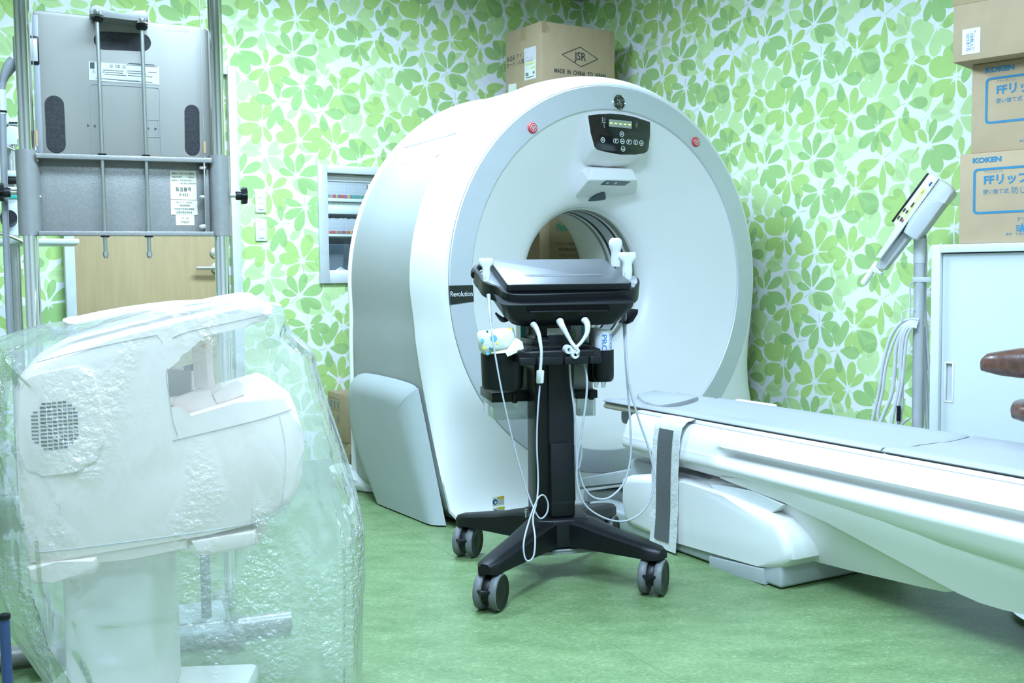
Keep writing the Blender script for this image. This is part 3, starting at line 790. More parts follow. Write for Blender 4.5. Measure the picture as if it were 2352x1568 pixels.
for i in range(KS + 1):
    s = i / KS
    for k in range(NG):
        t = k / NG
        ox, oz = outline(t)
        qx, qz = (RO + .0015) * math.cos(2 * PI * t), GC + (RO + .0015) * math.sin(2 * PI * t)
        e = math.sin(s * PI / 2) ** 0.85; g = 1 - math.cos(s * PI / 2)
        lw = low(t)
        y0 = 0.006
        y = y0 + (seam_y(t) - y0) * (g * (1 - lw) + s ** 1.2 * lw)
        v.append(Vector((qx + (ox - qx) * e, y, qz + (oz - qz) * e)))
for i in range(KS):
    for k in range(NG):
        f.append((i * NG + k, i * NG + (k + 1) % NG, (i + 1) * NG + (k + 1) % NG, (i + 1) * NG + k))
mesh('front_cover', v, f, M['gantry'], gan, 60)
# rear shell
v, f = [], []
st = [(0.0, 1.0), (0.004, .992), (0.02, .990), (0.3, .992), (0.6, .992), (0.90, .992), (0.955, .990), (0.97, .975), (1.0, .95), (1.0, .50)]
YB = 0.86
for q, sc in st:
    for k in range(NG):
        t = k / NG
        ox, oz = outline(t)
        y0 = seam_y(t)
        y = y0 + (YB - y0) * q
        cz = GC
        zz = cz + (oz - cz) * sc
        if t > .5: zz = max(zz, 0.012) if sc > .9 else zz
        v.append(Vector((ox * sc, y, zz)))
for i in range(len(st) - 1):
    for k in range(NG):
        f.append((i * NG + k, i * NG + (k + 1) % NG, (i + 1) * NG + (k + 1) % NG, (i + 1) * NG + k))
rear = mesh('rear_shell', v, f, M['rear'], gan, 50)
rim = [(.975, .834), (.996, .836), (1.003, .846), (.998, .858), (.98, .866), (.94, .867)]
tr_ = [-.16 + .82 * k / 90 for k in range(91)]
v, f = [], []
for sc, y in rim:
    for t in tr_:
        ox, oz = outline(t % 1.0)
        v.append(Vector((ox * sc, y, GC + (oz - GC) * sc)))
for i in range(len(rim) - 1):
    for k in range(90): f.append((i * 91 + k, i * 91 + k + 1, (i + 1) * 91 + k + 1, (i + 1) * 91 + k))
mesh('rear_rim', v, f, M['gantry'], gan, 60)
# recessed grips and panel seams on the rear shell
def on_rear(a, y, lift=.001):
    r = 0.992 * 0.905 + lift
    return Vector((r * math.cos(a), y, GC + 0.992 * .917 * math.sin(a) + lift * math.sin(a)))
for i, (px0, py0, px1, py1) in enumerate(((930, 339, 1048, 305), (998, 361, 1010, 352), (920, 380, 930, 372), (1062, 262, 1118, 240))):
    pts = []
    for s in range(9):
        u = s / 8
        px, py = px0 + (px1 - px0) * u, py0 + (py1 - py0) * u
        best = None                            # where the sight line meets the shell
        for y in [x * .01 for x in range(24, 86)]:
            h = G.hit(px, py, 'y', y)
            d = abs(math.hypot(h.x / .905, (h.z - GC) / .917) - .993)
            if best is None or d < best[0]: best = (d, h)
        h = best[1]; a = math.atan2((h.z - GC) / .917, h.x / .905)
        pts.append(on_rear(a, h.y, .0004))
    tube('shell_seam', pts, .0028, M['ring'], gan, 6)
# side cover, lower left, and its twin on the far side
ca_ = [G.hit(px, py, 'x', -.953) for px, py in ((868, 1161), (815, 1010), (803, 930), (806, 908), (816, 898), (860, 908), (902, 922), (914, 934), (919, 962), (985, 1217), (930, 1193))]
cb_ = [G.hit(px, py, 'x', -.912) for px, py in ((870, 1150), (816, 1000), (804, 905), (808, 872), (832, 857), (885, 865), (938, 880), (956, 893), (964, 920), (1022, 1221), (950, 1200))]
for sx in (-1, 1):
    v, f = [], []
    n = len(ca_)
    rr3 = []
    for (wa, lat, sc) in ((0.0, .9535, .90), (.0, .953, .97), (.12, .950, 1), (.35, .943, 1), (.7, .928, 1), (1.0, .906, 1)):
        ring_ = []
        cy_, cz_ = sum(p.y for p in ca_) / n, sum(p.z for p in ca_) / n
        for A, B_ in zip(ca_, cb_):
            y = A.y + (B_.y - A.y) * wa ** .8; z = max(.006, A.z + (B_.z - A.z) * wa ** .8)
            ring_.append((cy_ + (y - cy_) * sc, cz_ + (z - cz_) * sc if z > .05 else z))
        sm_ = spline([(0, y, z) for y, z in ring_[:10]], 5)
        ring2 = [(q.y, max(.006, q.z)) for q in sm_] + ring_[10:]
        rr3.append((lat, ring2))
    for lat, ring_ in rr3:
        for y, z in ring_: v.append((sx * lat, y, z))
    n = len(rr3[0][1])
    for i in range(len(rr3) - 1):
        for k in range(n): f.append((i * n + k, i * n + (k + 1) % n, (i + 1) * n + (k + 1) % n, (i + 1) * n + k))
    f += [tuple(range(n)), tuple(range((len(rr3) - 1) * n, len(rr3) * n))]
    mesh('side_cover', v, f, M['sidegrey'], gan, 50)
# badge on the ring
ra = [G.hit(1060, py, 'y', -.003) for py in (655, 696)]
aa = [math.atan2(p.z - GC, p.x) for p in ra]
a_lo, a_hi = min(a % (2 * PI) for a in aa), max(a % (2 * PI) for a in aa)
bd = ring_loft('name_badge', [(RO + .001, .004), (RO + .001, -.003), (RI - .001, -.007), (RI - .001, .002)], M['glassblack'], a0=a_lo, a1=a_hi, n=8, closed_prof=True)
bt = G.hit(1060, 675, 'y', -.0075)
text(gan, 'Revolution', bt, (1, 0, 0), (0, 0, 1), .030, M['print_white'], align='CENTER', sx=.80, bold=.0002)
# emergency stop buttons
for px, py in ((1222.5, 294), (1597.5, 326)):
    p = G.hit(px, py, 'y', -.004)
    T = Matrix.Translation(p) @ Matrix.Rotation(PI / 2, 4, 'X')
    es = lathe('emergency_stop', [(.0225, -.004), (.0225, .004), (.020, .008), (.0, .009)], M['red'], gan, T, 32)
    bm = bmesh.new()
    add_lathe(bm, [(.0145, .0088), (.0145, .0098), (.0125, .0098), (.0125, .0088)], T, 28)
    tri = [(0.011 * math.cos(math.radians(a)), 0.011 * math.sin(math.radians(a))) for a in (-90, 30, 150)]
    tri2 = [(x * .68, y * .68) for x, y in tri]
    for k in range(3):
        a, b = tri[k], tri[(k + 1) % 3]; c, d = tri2[(k + 1) % 3], tri2[k]
        bm.faces.new([bm.verts.new(T @ Vector((q[0], q[1], .0096))) for q in (a, b, c, d)])
    add_box(bm, -.0012, .0012, -.005, .003, .0092, .0098, T=T)
    bm_obj('stop_mark', bm, M['print_white'], es)
# maker's round emblem
p = G.hit(1421, 235, 'y', -.004)
T = Matrix.Translation(p) @ Matrix.Rotation(PI / 2, 4, 'X')
em = lathe('emblem', [(.034, -.003), (.034, .004), (.0325, .006), (.031, .0045)], M['chrome'], gan, T, 40)
lathe('emblem_disc', [(.0312, .0044), (.0, .0044)], M['glassblack'], em, T, 40)
bm = bmesh.new()
def curl(pts, r=.0011): add_tube(bm, [T @ Vector((x, y, .0052)) for x, y in [(q.x, q.y) for q in spline([(a, b, 0) for a, b in pts], 6)]], r, 6)
curl([(-.003, .010), (-.009, .014), (-.0125, .009), (-.008, .006), (-.002, .010), (-.001, .0), (-.004, -.010), (-.010, -.012), (-.011, -.006), (-.004, -.002), (.003, .003)])
curl([(.011, .011), (.006, .015), (.003, .010), (.005, .003), (.012, .004)])
curl([(.004, .0), (.002, -.008), (.008, -.014), (.014, -.010), (.013, -.004), (.008, -.005), (.008, -.009)])
for a in (15, 105, 195, 285):
    b = math.radians(a)
    curl([(.026 * math.cos(b - .35), .026 * math.sin(b - .35)), (.0275 * math.cos(b), .0275 * math.sin(b)), (.024 * math.cos(b + .25), .024 * math.sin(b + .25)), (.021 * math.cos(b + .1), .021 * math.sin(b + .1))], .0010)
bm_obj('emblem_script', bm, M['steel'], em)
# control panel pod
PY = -.006
o = [G.hit(px, py, 'y', PY) for px, py in ((1351, 265), (1375, 262), (1402, 260.5), (1430, 263), (1460, 269), (1494, 280), (1493, 312), (1490.5, 340), (1487, 348), (1480, 352), (1460, 355), (1425, 355), (1392, 349), (1372, 343.5), (1366, 337), (1357, 305))]
pts = [(p.x, p.z) for p in o]
cxp = sum(p[0] for p in pts) / len(pts); czp = sum(p[1] for p in pts) / len(pts)
prism('control_panel', pts, lambda a, b, d: Vector((a, d, b)), PY, PY + .012, M['glassblack'], gan, .003, 2)
# white pod behind it, rounding back under the glass to the funnel
v, f = [], []
NP = len(pts)
for sc, dz_, y in ((1.0, 0, PY + .002), (1.012, -.001, PY + .010), (1.01, -.006, .016), (.99, -.020, .045), (.95, -.045, .085), (.90, -.055, .13)):
    for a, b in pts:
        zz = czp + (b - czp) * sc
        if b < czp: zz += dz_
        v.append(Vector((cxp + (a - cxp) * sc, y, zz)))
for i in range(5):
    for k in range(NP): f.append((i * NP + k, i * NP + (k + 1) % NP, (i + 1) * NP + (k + 1) % NP, (i + 1) * NP + k))
mesh('panel_pod', v, f, M['gantry'], gan, 60)
def pp(px, py, y=PY): return G.hit(px, py, 'y', y)
a, b, c, d = pp(1398.4, 290), pp(1450.6, 295.5), pp(1451.4, 278.7), pp(1398.7, 273.7)
ds = quad('display', [a, b, c, d], M['display'], gan)
for px, py in ((1403.3, 282.9), (1414, 283.6), (1424.8, 284.6), (1435.3, 285.6), (1445.7, 286.4)):
    q = pp(px, py)
    box('display_dash', (q.x - .0062, q.x + .0062, PY - .0022, PY - .0008, q.z - .0022, q.z + .0022), M['led'], ds, .0)
q = pp(1386, 274.5); text(gan, 'S I', q, (1, 0, 0), (0, 0, 1), .022, M['print_white'], 'panel_print', 'CENTER', .9)
bm = bmesh.new()
a, b = pp(1381.5, 280.3), pp(1391.5, 281.6)
add_box(bm, a.x, b.x, PY - .001, PY - .0002, min(a.z, b.z) - .0010, min(a.z, b.z) + .0022)
for px, py, up in ((1387, 285.5, 1), (1388, 291, -1)):
    q = pp(px, py); s = .0045
    bm.faces.new([bm.verts.new((q.x + x * s, PY - .0008, q.z + z * s * up)) for x, z in ((-1, 0), (1, 0), (0, 1.2))])
    add_box(bm, q.x - .0009, q.x + .0009, PY - .001, PY - .0002, q.z - .006 * (up > 0), q.z + .006 * (up < 0))
q = pp(1462, 287)
for dz_ in (-.009, -.004, .001): add_box(bm, q.x - .005, q.x + .005, PY - .001, PY - .0002, q.z + dz_, q.z + dz_ + .0018)
add_lathe(bm, [(.0065, 0), (.0052, 0)], Matrix.Translation((q.x, PY - .0008, q.z + .008)) @ Matrix.Rotation(PI / 2, 4, 'X'), 16)
bm_obj('panel_print', bm, M['display'], gan)
def button(px, py, kind):
    q = pp(px, py)
    T = Matrix.Translation((q.x, PY, q.z)) @ Matrix.Rotation(PI / 2, 4, 'X')
    bm = bmesh.new()
    if kind == 'pill':
        o1, i1 = rrect(-.0145, .0145, -.010, .010, .008, 6), rrect(-.0120, .0120, -.0075, .0075, .006, 6)
        n = len(o1)
        A = [bm.verts.new(T @ Vector((x, y, .0012))) for x, y in o1]; B = [bm.verts.new(T @ Vector((x, y, .0012))) for x, y in i1]
        for k in range(n): bm.faces.new((A[k], A[(k + 1) % n], B[(k + 1) % n], B[k]))
        add_box(bm, -.004, -.0018, -.005, .005, .0004, .0012, T=T)
        for y in (.0035, -.0002): add_box(bm, -.002, .004, y, y + .0018, .0004, .0012, T=T)
        add_box(bm, .0032, .0048, .0005, .005, .0004, .0012, T=T)
    else:
        add_lathe(bm, [(.0118, .0004), (.0118, .0013), (.0093, .0013), (.0093, .0004)], T, 28)
        if kind in ('up', 'down'):
            s = 1 if kind == 'up' else -1
            bm.faces.new([bm.verts.new(T @ Vector((x, y * s, .0010))) for x, y in ((-.0055, -.0005), (.0055, -.0005), (0, .0055))])
            add_box(bm, -.006, .006, -.0035, -.0020, .0004, .0010, T=T)
        elif kind == 'dot': add_lathe(bm, [(.0052, .0010), (.0030, .0010)], T, 16)
        elif kind == 'bar': add_box(bm, -.0062, .0062, -.0018, .0018, .0004, .0010, T=T)
        elif kind == 'man':
            add_box(bm, -.0018, .0018, -.006, .002, .0004, .0010, T=T); add_lathe(bm, [(.002, .001), (0, .001)], T @ Matrix.Translation((0, .0045, 0)), 12)
        elif kind == 'fan':
            for a in (90, 210, 330): add_lathe(bm, [(.0022, .001), (0, .001)], T @ Matrix.Translation((.004 * math.cos(math.radians(a)), .004 * math.sin(math.radians(a)), 0)), 12)
    bm_obj('panel_button', bm, M['print_white'], gan)
for b_ in ((1428, 308, 'up'), (1429.4, 324.6, 'bar'), (1430.8, 341.7, 'down'), (1414.3, 323.5, 'pill'), (1444.6, 326, 'pill'), (1460, 327, 'man'), (1472.9, 328.4, 'fan'), (1384.3, 321.4, 'dot')): button(*b_)
# camera and laser pod below the panel
YF = .022
fl, fr_ = G.hit(1351, 412, 'y', YF), G.hit(1466, 413, 'y', YF)
tl, tr = G.hit(1362, 385, 'y', YF + .05), G.hit(1456, 388, 'y', YF + .05)
bl, br = G.hit(1318, 455, 'y', .19), G.hit(1462, 452, 'y', .19)
tbl, tbr = Vector((tl.x, .17, tl.z + .02)), Vector((tr.x, .17, tr.z + .02))
m1, m2 = fl.lerp(bl, .45) + Vector((-.004, 0, -.004)), fr_.lerp(br, .45) + Vector((.004, 0, -.004))
v = [tl, tr, fl, fr_, m1, m2, bl, br, tbl, tbr]
ld = mesh('laser_pod', v, [(0, 2, 3, 1), (2, 4, 5, 3), (4, 6, 7, 5), (0, 1, 9, 8), (0, 8, 6, 4, 2), (1, 3, 5, 7, 9), (8, 9, 7, 6)], M['gantry'], gan)
bv = ld.modifiers.new('bevel', 'BEVEL'); bv.width = .012; bv.segments = 4; bv.limit_method = 'ANGLE'
def under(px, py):                             # on the pod's sloping underside
    n = (fr_ - fl).cross(m1 - fl).normalized()
    wp = G.M @ fl; wn = G.M.to_3x3() @ n
    q = G.I @ hit_plane(px, py, wp, wn)
    return q - n * (.0015 if n.z > 0 else -.0015)
quad('sensor_window', [under(*q) for q in ((1379, 423.5), (1434, 425.5), (1447.5, 416.8), (1393, 414))], M['screen'], ld)
for px, py in ((1394.5, 418.5), (1413, 419)):
    q = under(px, py)
    lathe('sensor_lens', [(.008, .0), (.006, .002), (0, .0025)], M['window'], ld, along(q + Vector((0, -.001, -.002)), (0, -.5, -.9)), 16)
pts_l = [under(px, py) for px, py in ((1348, 463.5), (1372, 447), (1384, 442.5), (1390, 443), (1391.5, 455), (1388, 460), (1374, 464), (1360, 465))]
nn = len(pts_l)
mesh('laser_window', pts_l + [q + Vector((0, .004, .004)) for q in pts_l], [tuple(range(nn)), tuple(range(nn, 2 * nn))] + [(i, (i + 1) % nn, nn + (i + 1) % nn, nn + i) for i in range(nn)], M['screen'], ld)
# warning labels low on the front cover
def warn(cx, cy, w, h, head, parent=gan):
    P = {}
    base = G.hit(cx, cy, 'y', -.115)
    def q(dx, dz): return base + Vector((dx, -.006, dz))
    hw, hh = w / 2, h / 2
    lb = quad('warning_label', [q(-hw, -hh), q(hw, -hh), q(hw, hh), q(-hw, hh)], M['paper'], parent)
    box('label_band', (base.x - hw * .2, base.x + hw, base.y - .0075, base.y - .0066, base.z + hh * .45, base.z + hh), M[head], lb, 0)
    T = Matrix.Translation(base + Vector((-hw * .6, -.0068, -.001))) @ Matrix.Rotation(PI / 2, 4, 'X')
    lathe('label_symbol', [(hh * .62, 0), (hh * .62, .0006), (0, .0006)], M['navy'], lb, T, 20)
    lathe('label_symbol', [(hh * .28, 0.0007), (hh * .28, .0009), (0, .0009)], M['paper'], lb, T @ Matrix.Translation((.002, -.002, 0)), 12)
    for k in range(4): box('label_line', (base.x - hw * .1, base.x + hw * .9, base.y - .0073, base.y - .0066, base.z + hh * (.25 - .28 * k), base.z + hh * (.25 - .28 * k) + .0012), M['greyink'], lb, 0)
warn(1143, 1150, .055, .038, 'orange')
warn(1144, 1173, .055, .034, 'yellow')

# ================================================================== the patient table
BROT = math.atan2(-.874, .486)
bo = Vector((.486, -.874, 0)) * -3.506 + Vector((.874, .486, 0)) * 2.562
B = Frame(bo.x, bo.y, BROT)                    # x along the table away from the gantry, y across (away from camera), z up
bed = empty('patient_table', B, 'long white patient table with grey vinyl cushion, leading out of the CT ring', 'examination table')
BT = 0.493
BL = 2.55
HW = 0.200
def bh(px, py, y): return B.hit(px, py, 'y', y)
# cradle and cushions
def slab(name, x0, x1, hw, z0, z1, m, dish=0.0, r=.012, endr=.0):
    """Long pad with rolled edges; section runs across the table."""
    sec = [(-hw + r, z0), (-hw, z0 + r * .6), (-hw, z1 - r), (-hw + r * .4, z1 - r * .25), (-hw + r, z1)]
    n = 10
    for i in range(1, n): 
        y = -hw + r + (2 * hw - 2 * r) * i / n
        sec.append((y, z1 - dish * (1 - (y / hw) ** 2)))
    sec += [(-a, b) for a, b in sec[:5][::-1]]
    v, f = [], []
    xs = [x0, x0 + .01, x1 - .01, x1]; k = len(sec)
    for j, x in enumerate(xs):
        for y, z in sec:
            zz = z - (.004 if j in (0, 3) and z > (z0 + z1) / 2 else 0)
            v.append((x, y, zz))
    for j in range(3):
        for i in range(k): f.append((j * k + i, j * k + (i + 1) % k, (j + 1) * k + (i + 1) % k, (j + 1) * k + i))
    f.append(tuple(range(k))); f.append(tuple(range(3 * k, 4 * k)))
    return mesh(name, v, f, m, bed, 40)
xs1 = bh(1469, 929, -HW).x; xs2 = bh(2024, 1028, -HW).x
slab('tabletop', .0, BL, HW - .012, BT - .045, BT - .017, M['tabletan'])
slab('cushion', xs1, xs2 - .004, HW, BT - .019, BT, M['cushion'], .010)
slab('cushion', xs2 + .004, BL, HW, BT - .019, BT, M['cushion'], .010)
slab('cushion', .005, xs1 - .003, HW - .006, BT - .019, BT - .002, M['cushion'], .008)
# raised head pad: corner towards the camera's side runs out in a curve
hp_ = [bh(px, py, 0) for px, py in ((1375, 915), (1470, 928), (1530, 928), (1575, 920), (1604, 910), (1503, 895), (1465, 903))]
def tabz(px, py, z): 
    return B.I @ floor_at(px, py, z)
pad = [tabz(px, py, BT + .006) for px, py in ((1480, 921), (1508, 928.5), (1540, 927), (1575, 919.5), (1604, 910.5), (1503, 895), (1463, 905))]
prism('head_pad', [(q.x, q.y) for q in spline(pad[:5], 4) + pad[5:]], lambda a, b, d: Vector((a, b, d)), BT + .006, BT - .012, M['cushion'], bed, .004, 2)
# cradle support below the tabletop (slate) and rails
box('cradle_support', (.03, BL, -.13, .13, BT - .11, BT - .044), M['slate'], bed, .02)
# near and far side shells, a lofted section along the table
crA, crB = bh(1680, 1074, -.285), bh(2352, 1234, -.285)
def crest_z(x): return crA.z + (crB.z - crA.z) * (x - crA.x) / (crB.x - crA.x)
botpts = [bh(px, py, -.27) for px, py in ((1432, 1040), (1500, 1062), (1570, 1079), (1690, 1112), (1735, 1129))]
xr0 = bh(1640, 1045, -.28).x                   # where the long finger recess begins
xs0 = bh(1431, 985, -.25).x                    # head end of the shell
def bot_z(x):
    P = [(p.x, p.z) for p in botpts] + [(BL + 1, botpts[-1].z - .09)]
    if x <= P[0][0]: return P[0][1]
    for (a, za), (b, zb) in zip(P, P[1:]):
        if a <= x <= b: return za + (zb - za) * (x - a) / (b - a)
    return P[-1][1]
def side_shell(sgn, name):
    stations = [xs0, xs0 + .008, xs0 + .03, xs0 + .07] + [xs0 + .07 + (xr0 - xs0 - .10) * i / 4 for i in range(1, 5)] + [xr0 + d for d in (-.02, -.005, .01, .03, .06, .10)] + [xr0 + .1 + (BL - xr0 - .1) * i / 14 for i in range(1, 15)]
    v, f = [], []
    k = 0
    for x in stations:
        rec = max(0.0, min(1.0, (x - xr0 + .02) / .07)); rec = rec * rec * (3 - 2 * rec)
        e = max(0.0, 1 - (x - xs0) / .07); inset = .05 * (1 - math.sqrt(max(0, 1 - e * e)))
        zt, zc_, zb = BT - .030, crest_z(x), bot_z(x)
        zb = min(zb, zc_ - .02)
        zu = zt - .052 - .0 * rec               # recess upper edge
        sec = [(-.200, zt - .02), (-.202, zt), (-.222, zt), (-.236, zt - .004), (-.252, zt - .018), (-.263, zt - .040)]
        flat = -.268
        sec += [(flat, zu), (flat - .003 + .016 * rec, zu - .007), (flat - .006 + .042 * rec, zu - .020), (flat - .010 + .050 * rec, (zu + zc_) / 2 - .006), (flat - .012 + .034 * rec, zc_ + .022), (flat - .014 + .004 * rec, zc_ + .006)]
        sec += [(-.285, zc_ - .006), (-.280, zc_ - .020), (-.266, (zc_ + zb) / 2 - .006), (-.250, zb + .006), (-.240, zb), (-.215, zb + .004), (-.20, zb + .03)]
        k = len(sec)
        for y, z in sec: v.append((x, sgn * -1 * (y + inset) if sgn > 0 else (y + inset), zt - .09 + (z - zt + .09) * (1 - e * e * .12)))
    n = len(stations)
    for j in range(n - 1):
        for i in range(k - 1): f.append((j * k + i, j * k + i + 1, (j + 1) * k + i + 1, (j + 1) * k + i))
    f.append(tuple(range(k)))
    f.append(tuple(range((n - 1) * k, n * k)))
    return mesh(name, v, f, M['bedwhite'], bed, 55)
side_shell(-1, 'side_shell')
side_shell(1, 'side_shell')
for sgn in (-1, 1):
    box('side_rail', (xs0 + .05, BL, sgn * .206 - .011, sgn * .206 + .011, BT - .045, BT - .0195), M['white'], bed, .003)
    box('rail_groove', (xs0 + .05, BL, sgn * .2195 - .0022, sgn * .2195 + .0022, BT - .040, BT - .0290), M['slate'], bed, 0)
# far side grip seen over the cushion edge
gq = [tabz(px, py, BT - .01) for px, py in ((1705, 919), (1795, 932))]
box('grip', (gq[0].x, gq[1].x, .215, .255, BT - .04, BT - .002), M['bedwhite'], bed, .012, 3)
# lower swept panel
cdir = (crB - crA).normalized()
def slope_hit(px, py, off, k=.42):
    """Where a sight line meets the underside that falls away inward below the crest."""
    p0 = Vector((crA.x, -.272 + off, crA.z - .028)); n = cdir.cross(Vector((0, k, -1))).normalized()
    return B.I @ hit_plane(px, py, B.M @ p0, B.M.to_3x3() @ n), n
def sloped_panel(name, px_list, off, thick, extra=None):
    P = []
    for px, py in px_list:
        q, n = slope_hit(px, py, off); P.append(q)
    if n.y > 0: n = -n
    if extra: P += extra(n)
    m_ = len(P)
    bm = bmesh.new()
    fr = [bm.verts.new(q) for q in P]; bk = [bm.verts.new(q - n * thick) for q in P]
    ff = bm.faces.new(fr); bm.faces.new(bk[::-1])
    for i in range(m_): bm.faces.new((fr[i], bk[i], bk[(i + 1) % m_], fr[(i + 1) % m_]))
    bmesh.ops.bevel(bm, geom=list(ff.edges), offset=.006, segments=3, profile=.5, affect='EDGES')
    return bm_obj(name, bm, M['bedwhite'], bed, 35)
sloped_panel('swept_panel', [(1560, 1098), (1690, 1114), (1735, 1127), (1800, 1150), (1900, 1196), (2000, 1250), (2100, 1303), (2196, 1352), (2190, 1360), (2172, 1362), (2100, 1344), (1950, 1309), (1815, 1277), (1760, 1225), (1620, 1130)], .020, .12)
sloped_panel('belly_panel', [(1650, 1098), (1690, 1112), (1735, 1129), (1800, 1154), (1900, 1200), (2050, 1281), (2200, 1362), (2250, 1384), (2300, 1399), (2352, 1411), (2470, 1428), (2700, 1462), (2700, 1330), (2352, 1243), (2000, 1159), (1760, 1100)], .0, .12)
# scissor-lift cover, grey skirt and foot
pc = [bh(px, py, -.287) for px, py in ((1425, 1098), (1440, 1092), (1500, 1089), (1572, 1108), (1660, 1138), (1750, 1176), (1782, 1199), (1802, 1232), (1812, 1262), (1812, 1288), (1795, 1304), (1770, 1309), (1740, 1300), (1560, 1248), (1450, 1213), (1432, 1195), (1424, 1150))]
prism('pedestal_cover', [(q.x, q.z) for q in pc], lambda a, b, d: Vector((a, d, b)), -.289, .28, M['bedwhite'], bed, .03, 5, True)
lk = [bh(px, py, -.20) for px, py in ((1330, 1098), (1500, 1066), (1570, 1085), (1700, 1113), (1740, 1150), (1600, 1150), (1500, 1094), (1330, 1124))]
prism('lift_link', [(q.x, q.z) for q in lk], lambda a, b, d: Vector((a, d, b)), -.20, .18, M['bedgrey'], bed, .01)
cv = [bh(px, py, -.255) for px, py in ((1630, 1111), (1730, 1127), (1800, 1160), (1760, 1185), (1650, 1145))]
prism('link_cover', [(q.x, q.z) for q in cv], lambda a, b, d: Vector((a, d, b)), -.255, -.16, M['device'], bed, .004)
fc = B.I @ floor_at(1790, 1358); fr2 = B.I @ floor_at(1950, 1322)
fy = fc.y
foot = bmesh.new()
add_box(foot, .02, fc.x - .005, fy + .012, .30, .004, .078, .012, 3)
bm_obj('foot', foot, M['bedgrey'], bed)
st_ = [B.hit(px, py, 'y', fy) for px, py in ((1628, 1277), (1752, 1306), (1754, 1343), (1640, 1312), (1628, 1303))]
prism('foot_cover', [(q.x, q.z) for q in st_], lambda a, b, d: Vector((a, d, b)), fy, fy + .03, M['bedgrey'], bed, .004)
box('pedestal_core', (.22, fc.x - .14, -.22, .22, .07, .28), M['bedgrey'], bed, .02)
bk_ = [bh(px, py, -.16) for px, py in ((1338, 1128), (1420, 1124), (1445, 1142), (1445, 1204), (1338, 1200))]
prism('base_link', [(q.x, max(q.z, .02)) for q in bk_], lambda a, b, d: Vector((a, d, b)), -.16, .16, M['bedgrey'], bed, .012)
q = bh(1395, 1152, -.162)
lathe('base_cap', [(.012, 0), (.012, .004), (0, .005)], M['device'], bed, along(q, (0, -1, 0)), 16)
# strap hanging over the near side shell
SF = B
def shell_y(z):
    return -.292
sp_ = []
xl, xrr = bh(1500, 1000, -.292), bh(1560, 1000, -.292)
x0, x1 = xl.x, xrr.x
top = [(-.203, BT - .018), (-.222, BT - .017), (-.245, BT - .021), (-.268, BT - .033), (-.281, BT - .055), (-.287, BT - .09)]
zbot = bh(1532, 1278, -.305).z
path = top + [(-.291, .36), (-.294, .30), (-.296, .24), (-.297, .16), (-.300, .10), (-.306, max(zbot, .008))]
strap = empty('strap', B, 'pale fabric strap with a charcoal centre band, hanging over the side of the table', 'strap')
def ribbon(name, path, xa, xb, m, parent, lift, thick=.0025, wob=.0, smp=4):
    P = spline([(0, y, z) for y, z in path], smp)
    v, f = [], []
    NX = 8
    rr = random.Random(3)
    for i, p in enumerate(P):
        t = (P[min(i + 1, len(P) - 1)] - P[max(0, i - 1)]).normalized()
        nrm = Vector((0, t.z, -t.y))
        if nrm.y > 0 or (abs(nrm.y) < .2 and nrm.z < 0): nrm = -nrm
        for s in (0, 1):
            for k in range(NX + 1):
                u = k / NX
                w = wob * math.sin(i * 1.3 + 2 * u) * (abs(u - .5) * 2) ** 3
                q = p + nrm * (lift + thick * s + w)
                v.append((xa + (xb - xa) * u, q.y, q.z))
    R = 2 * (NX + 1)
    for i in range(len(P) - 1):
        for s in (0, 1):
            for k in range(NX):
                a = i * R + s * (NX + 1) + k
                f.append((a, a + 1, a + 1 + R, a + R))
        for k in (0, NX):
            a = i * R + k; f.append((a, a + NX + 1, a + NX + 1 + R, a + R))
    for i in (0, len(P) - 1):
        for k in range(NX):
            a = i * R + k; f.append((a, a + 1, a + 1 + NX + 1, a + NX + 1))
    return mesh(name, v, f, m, parent, 60)
ribbon('webbing', path, x0, x1, M['webbing'], strap, .001, .003, .0012)
w_ = (x1 - x0)
vb = [(y, z) for y, z in path if z < BT - .05]
vb[-1] = (vb[-1][0], vb[-1][1] + .03)
ribbon('loop_band', vb, x0 + w_ * .20, x0 + w_ * .74, M['velcro'], strap, .0045, .0015, .0)

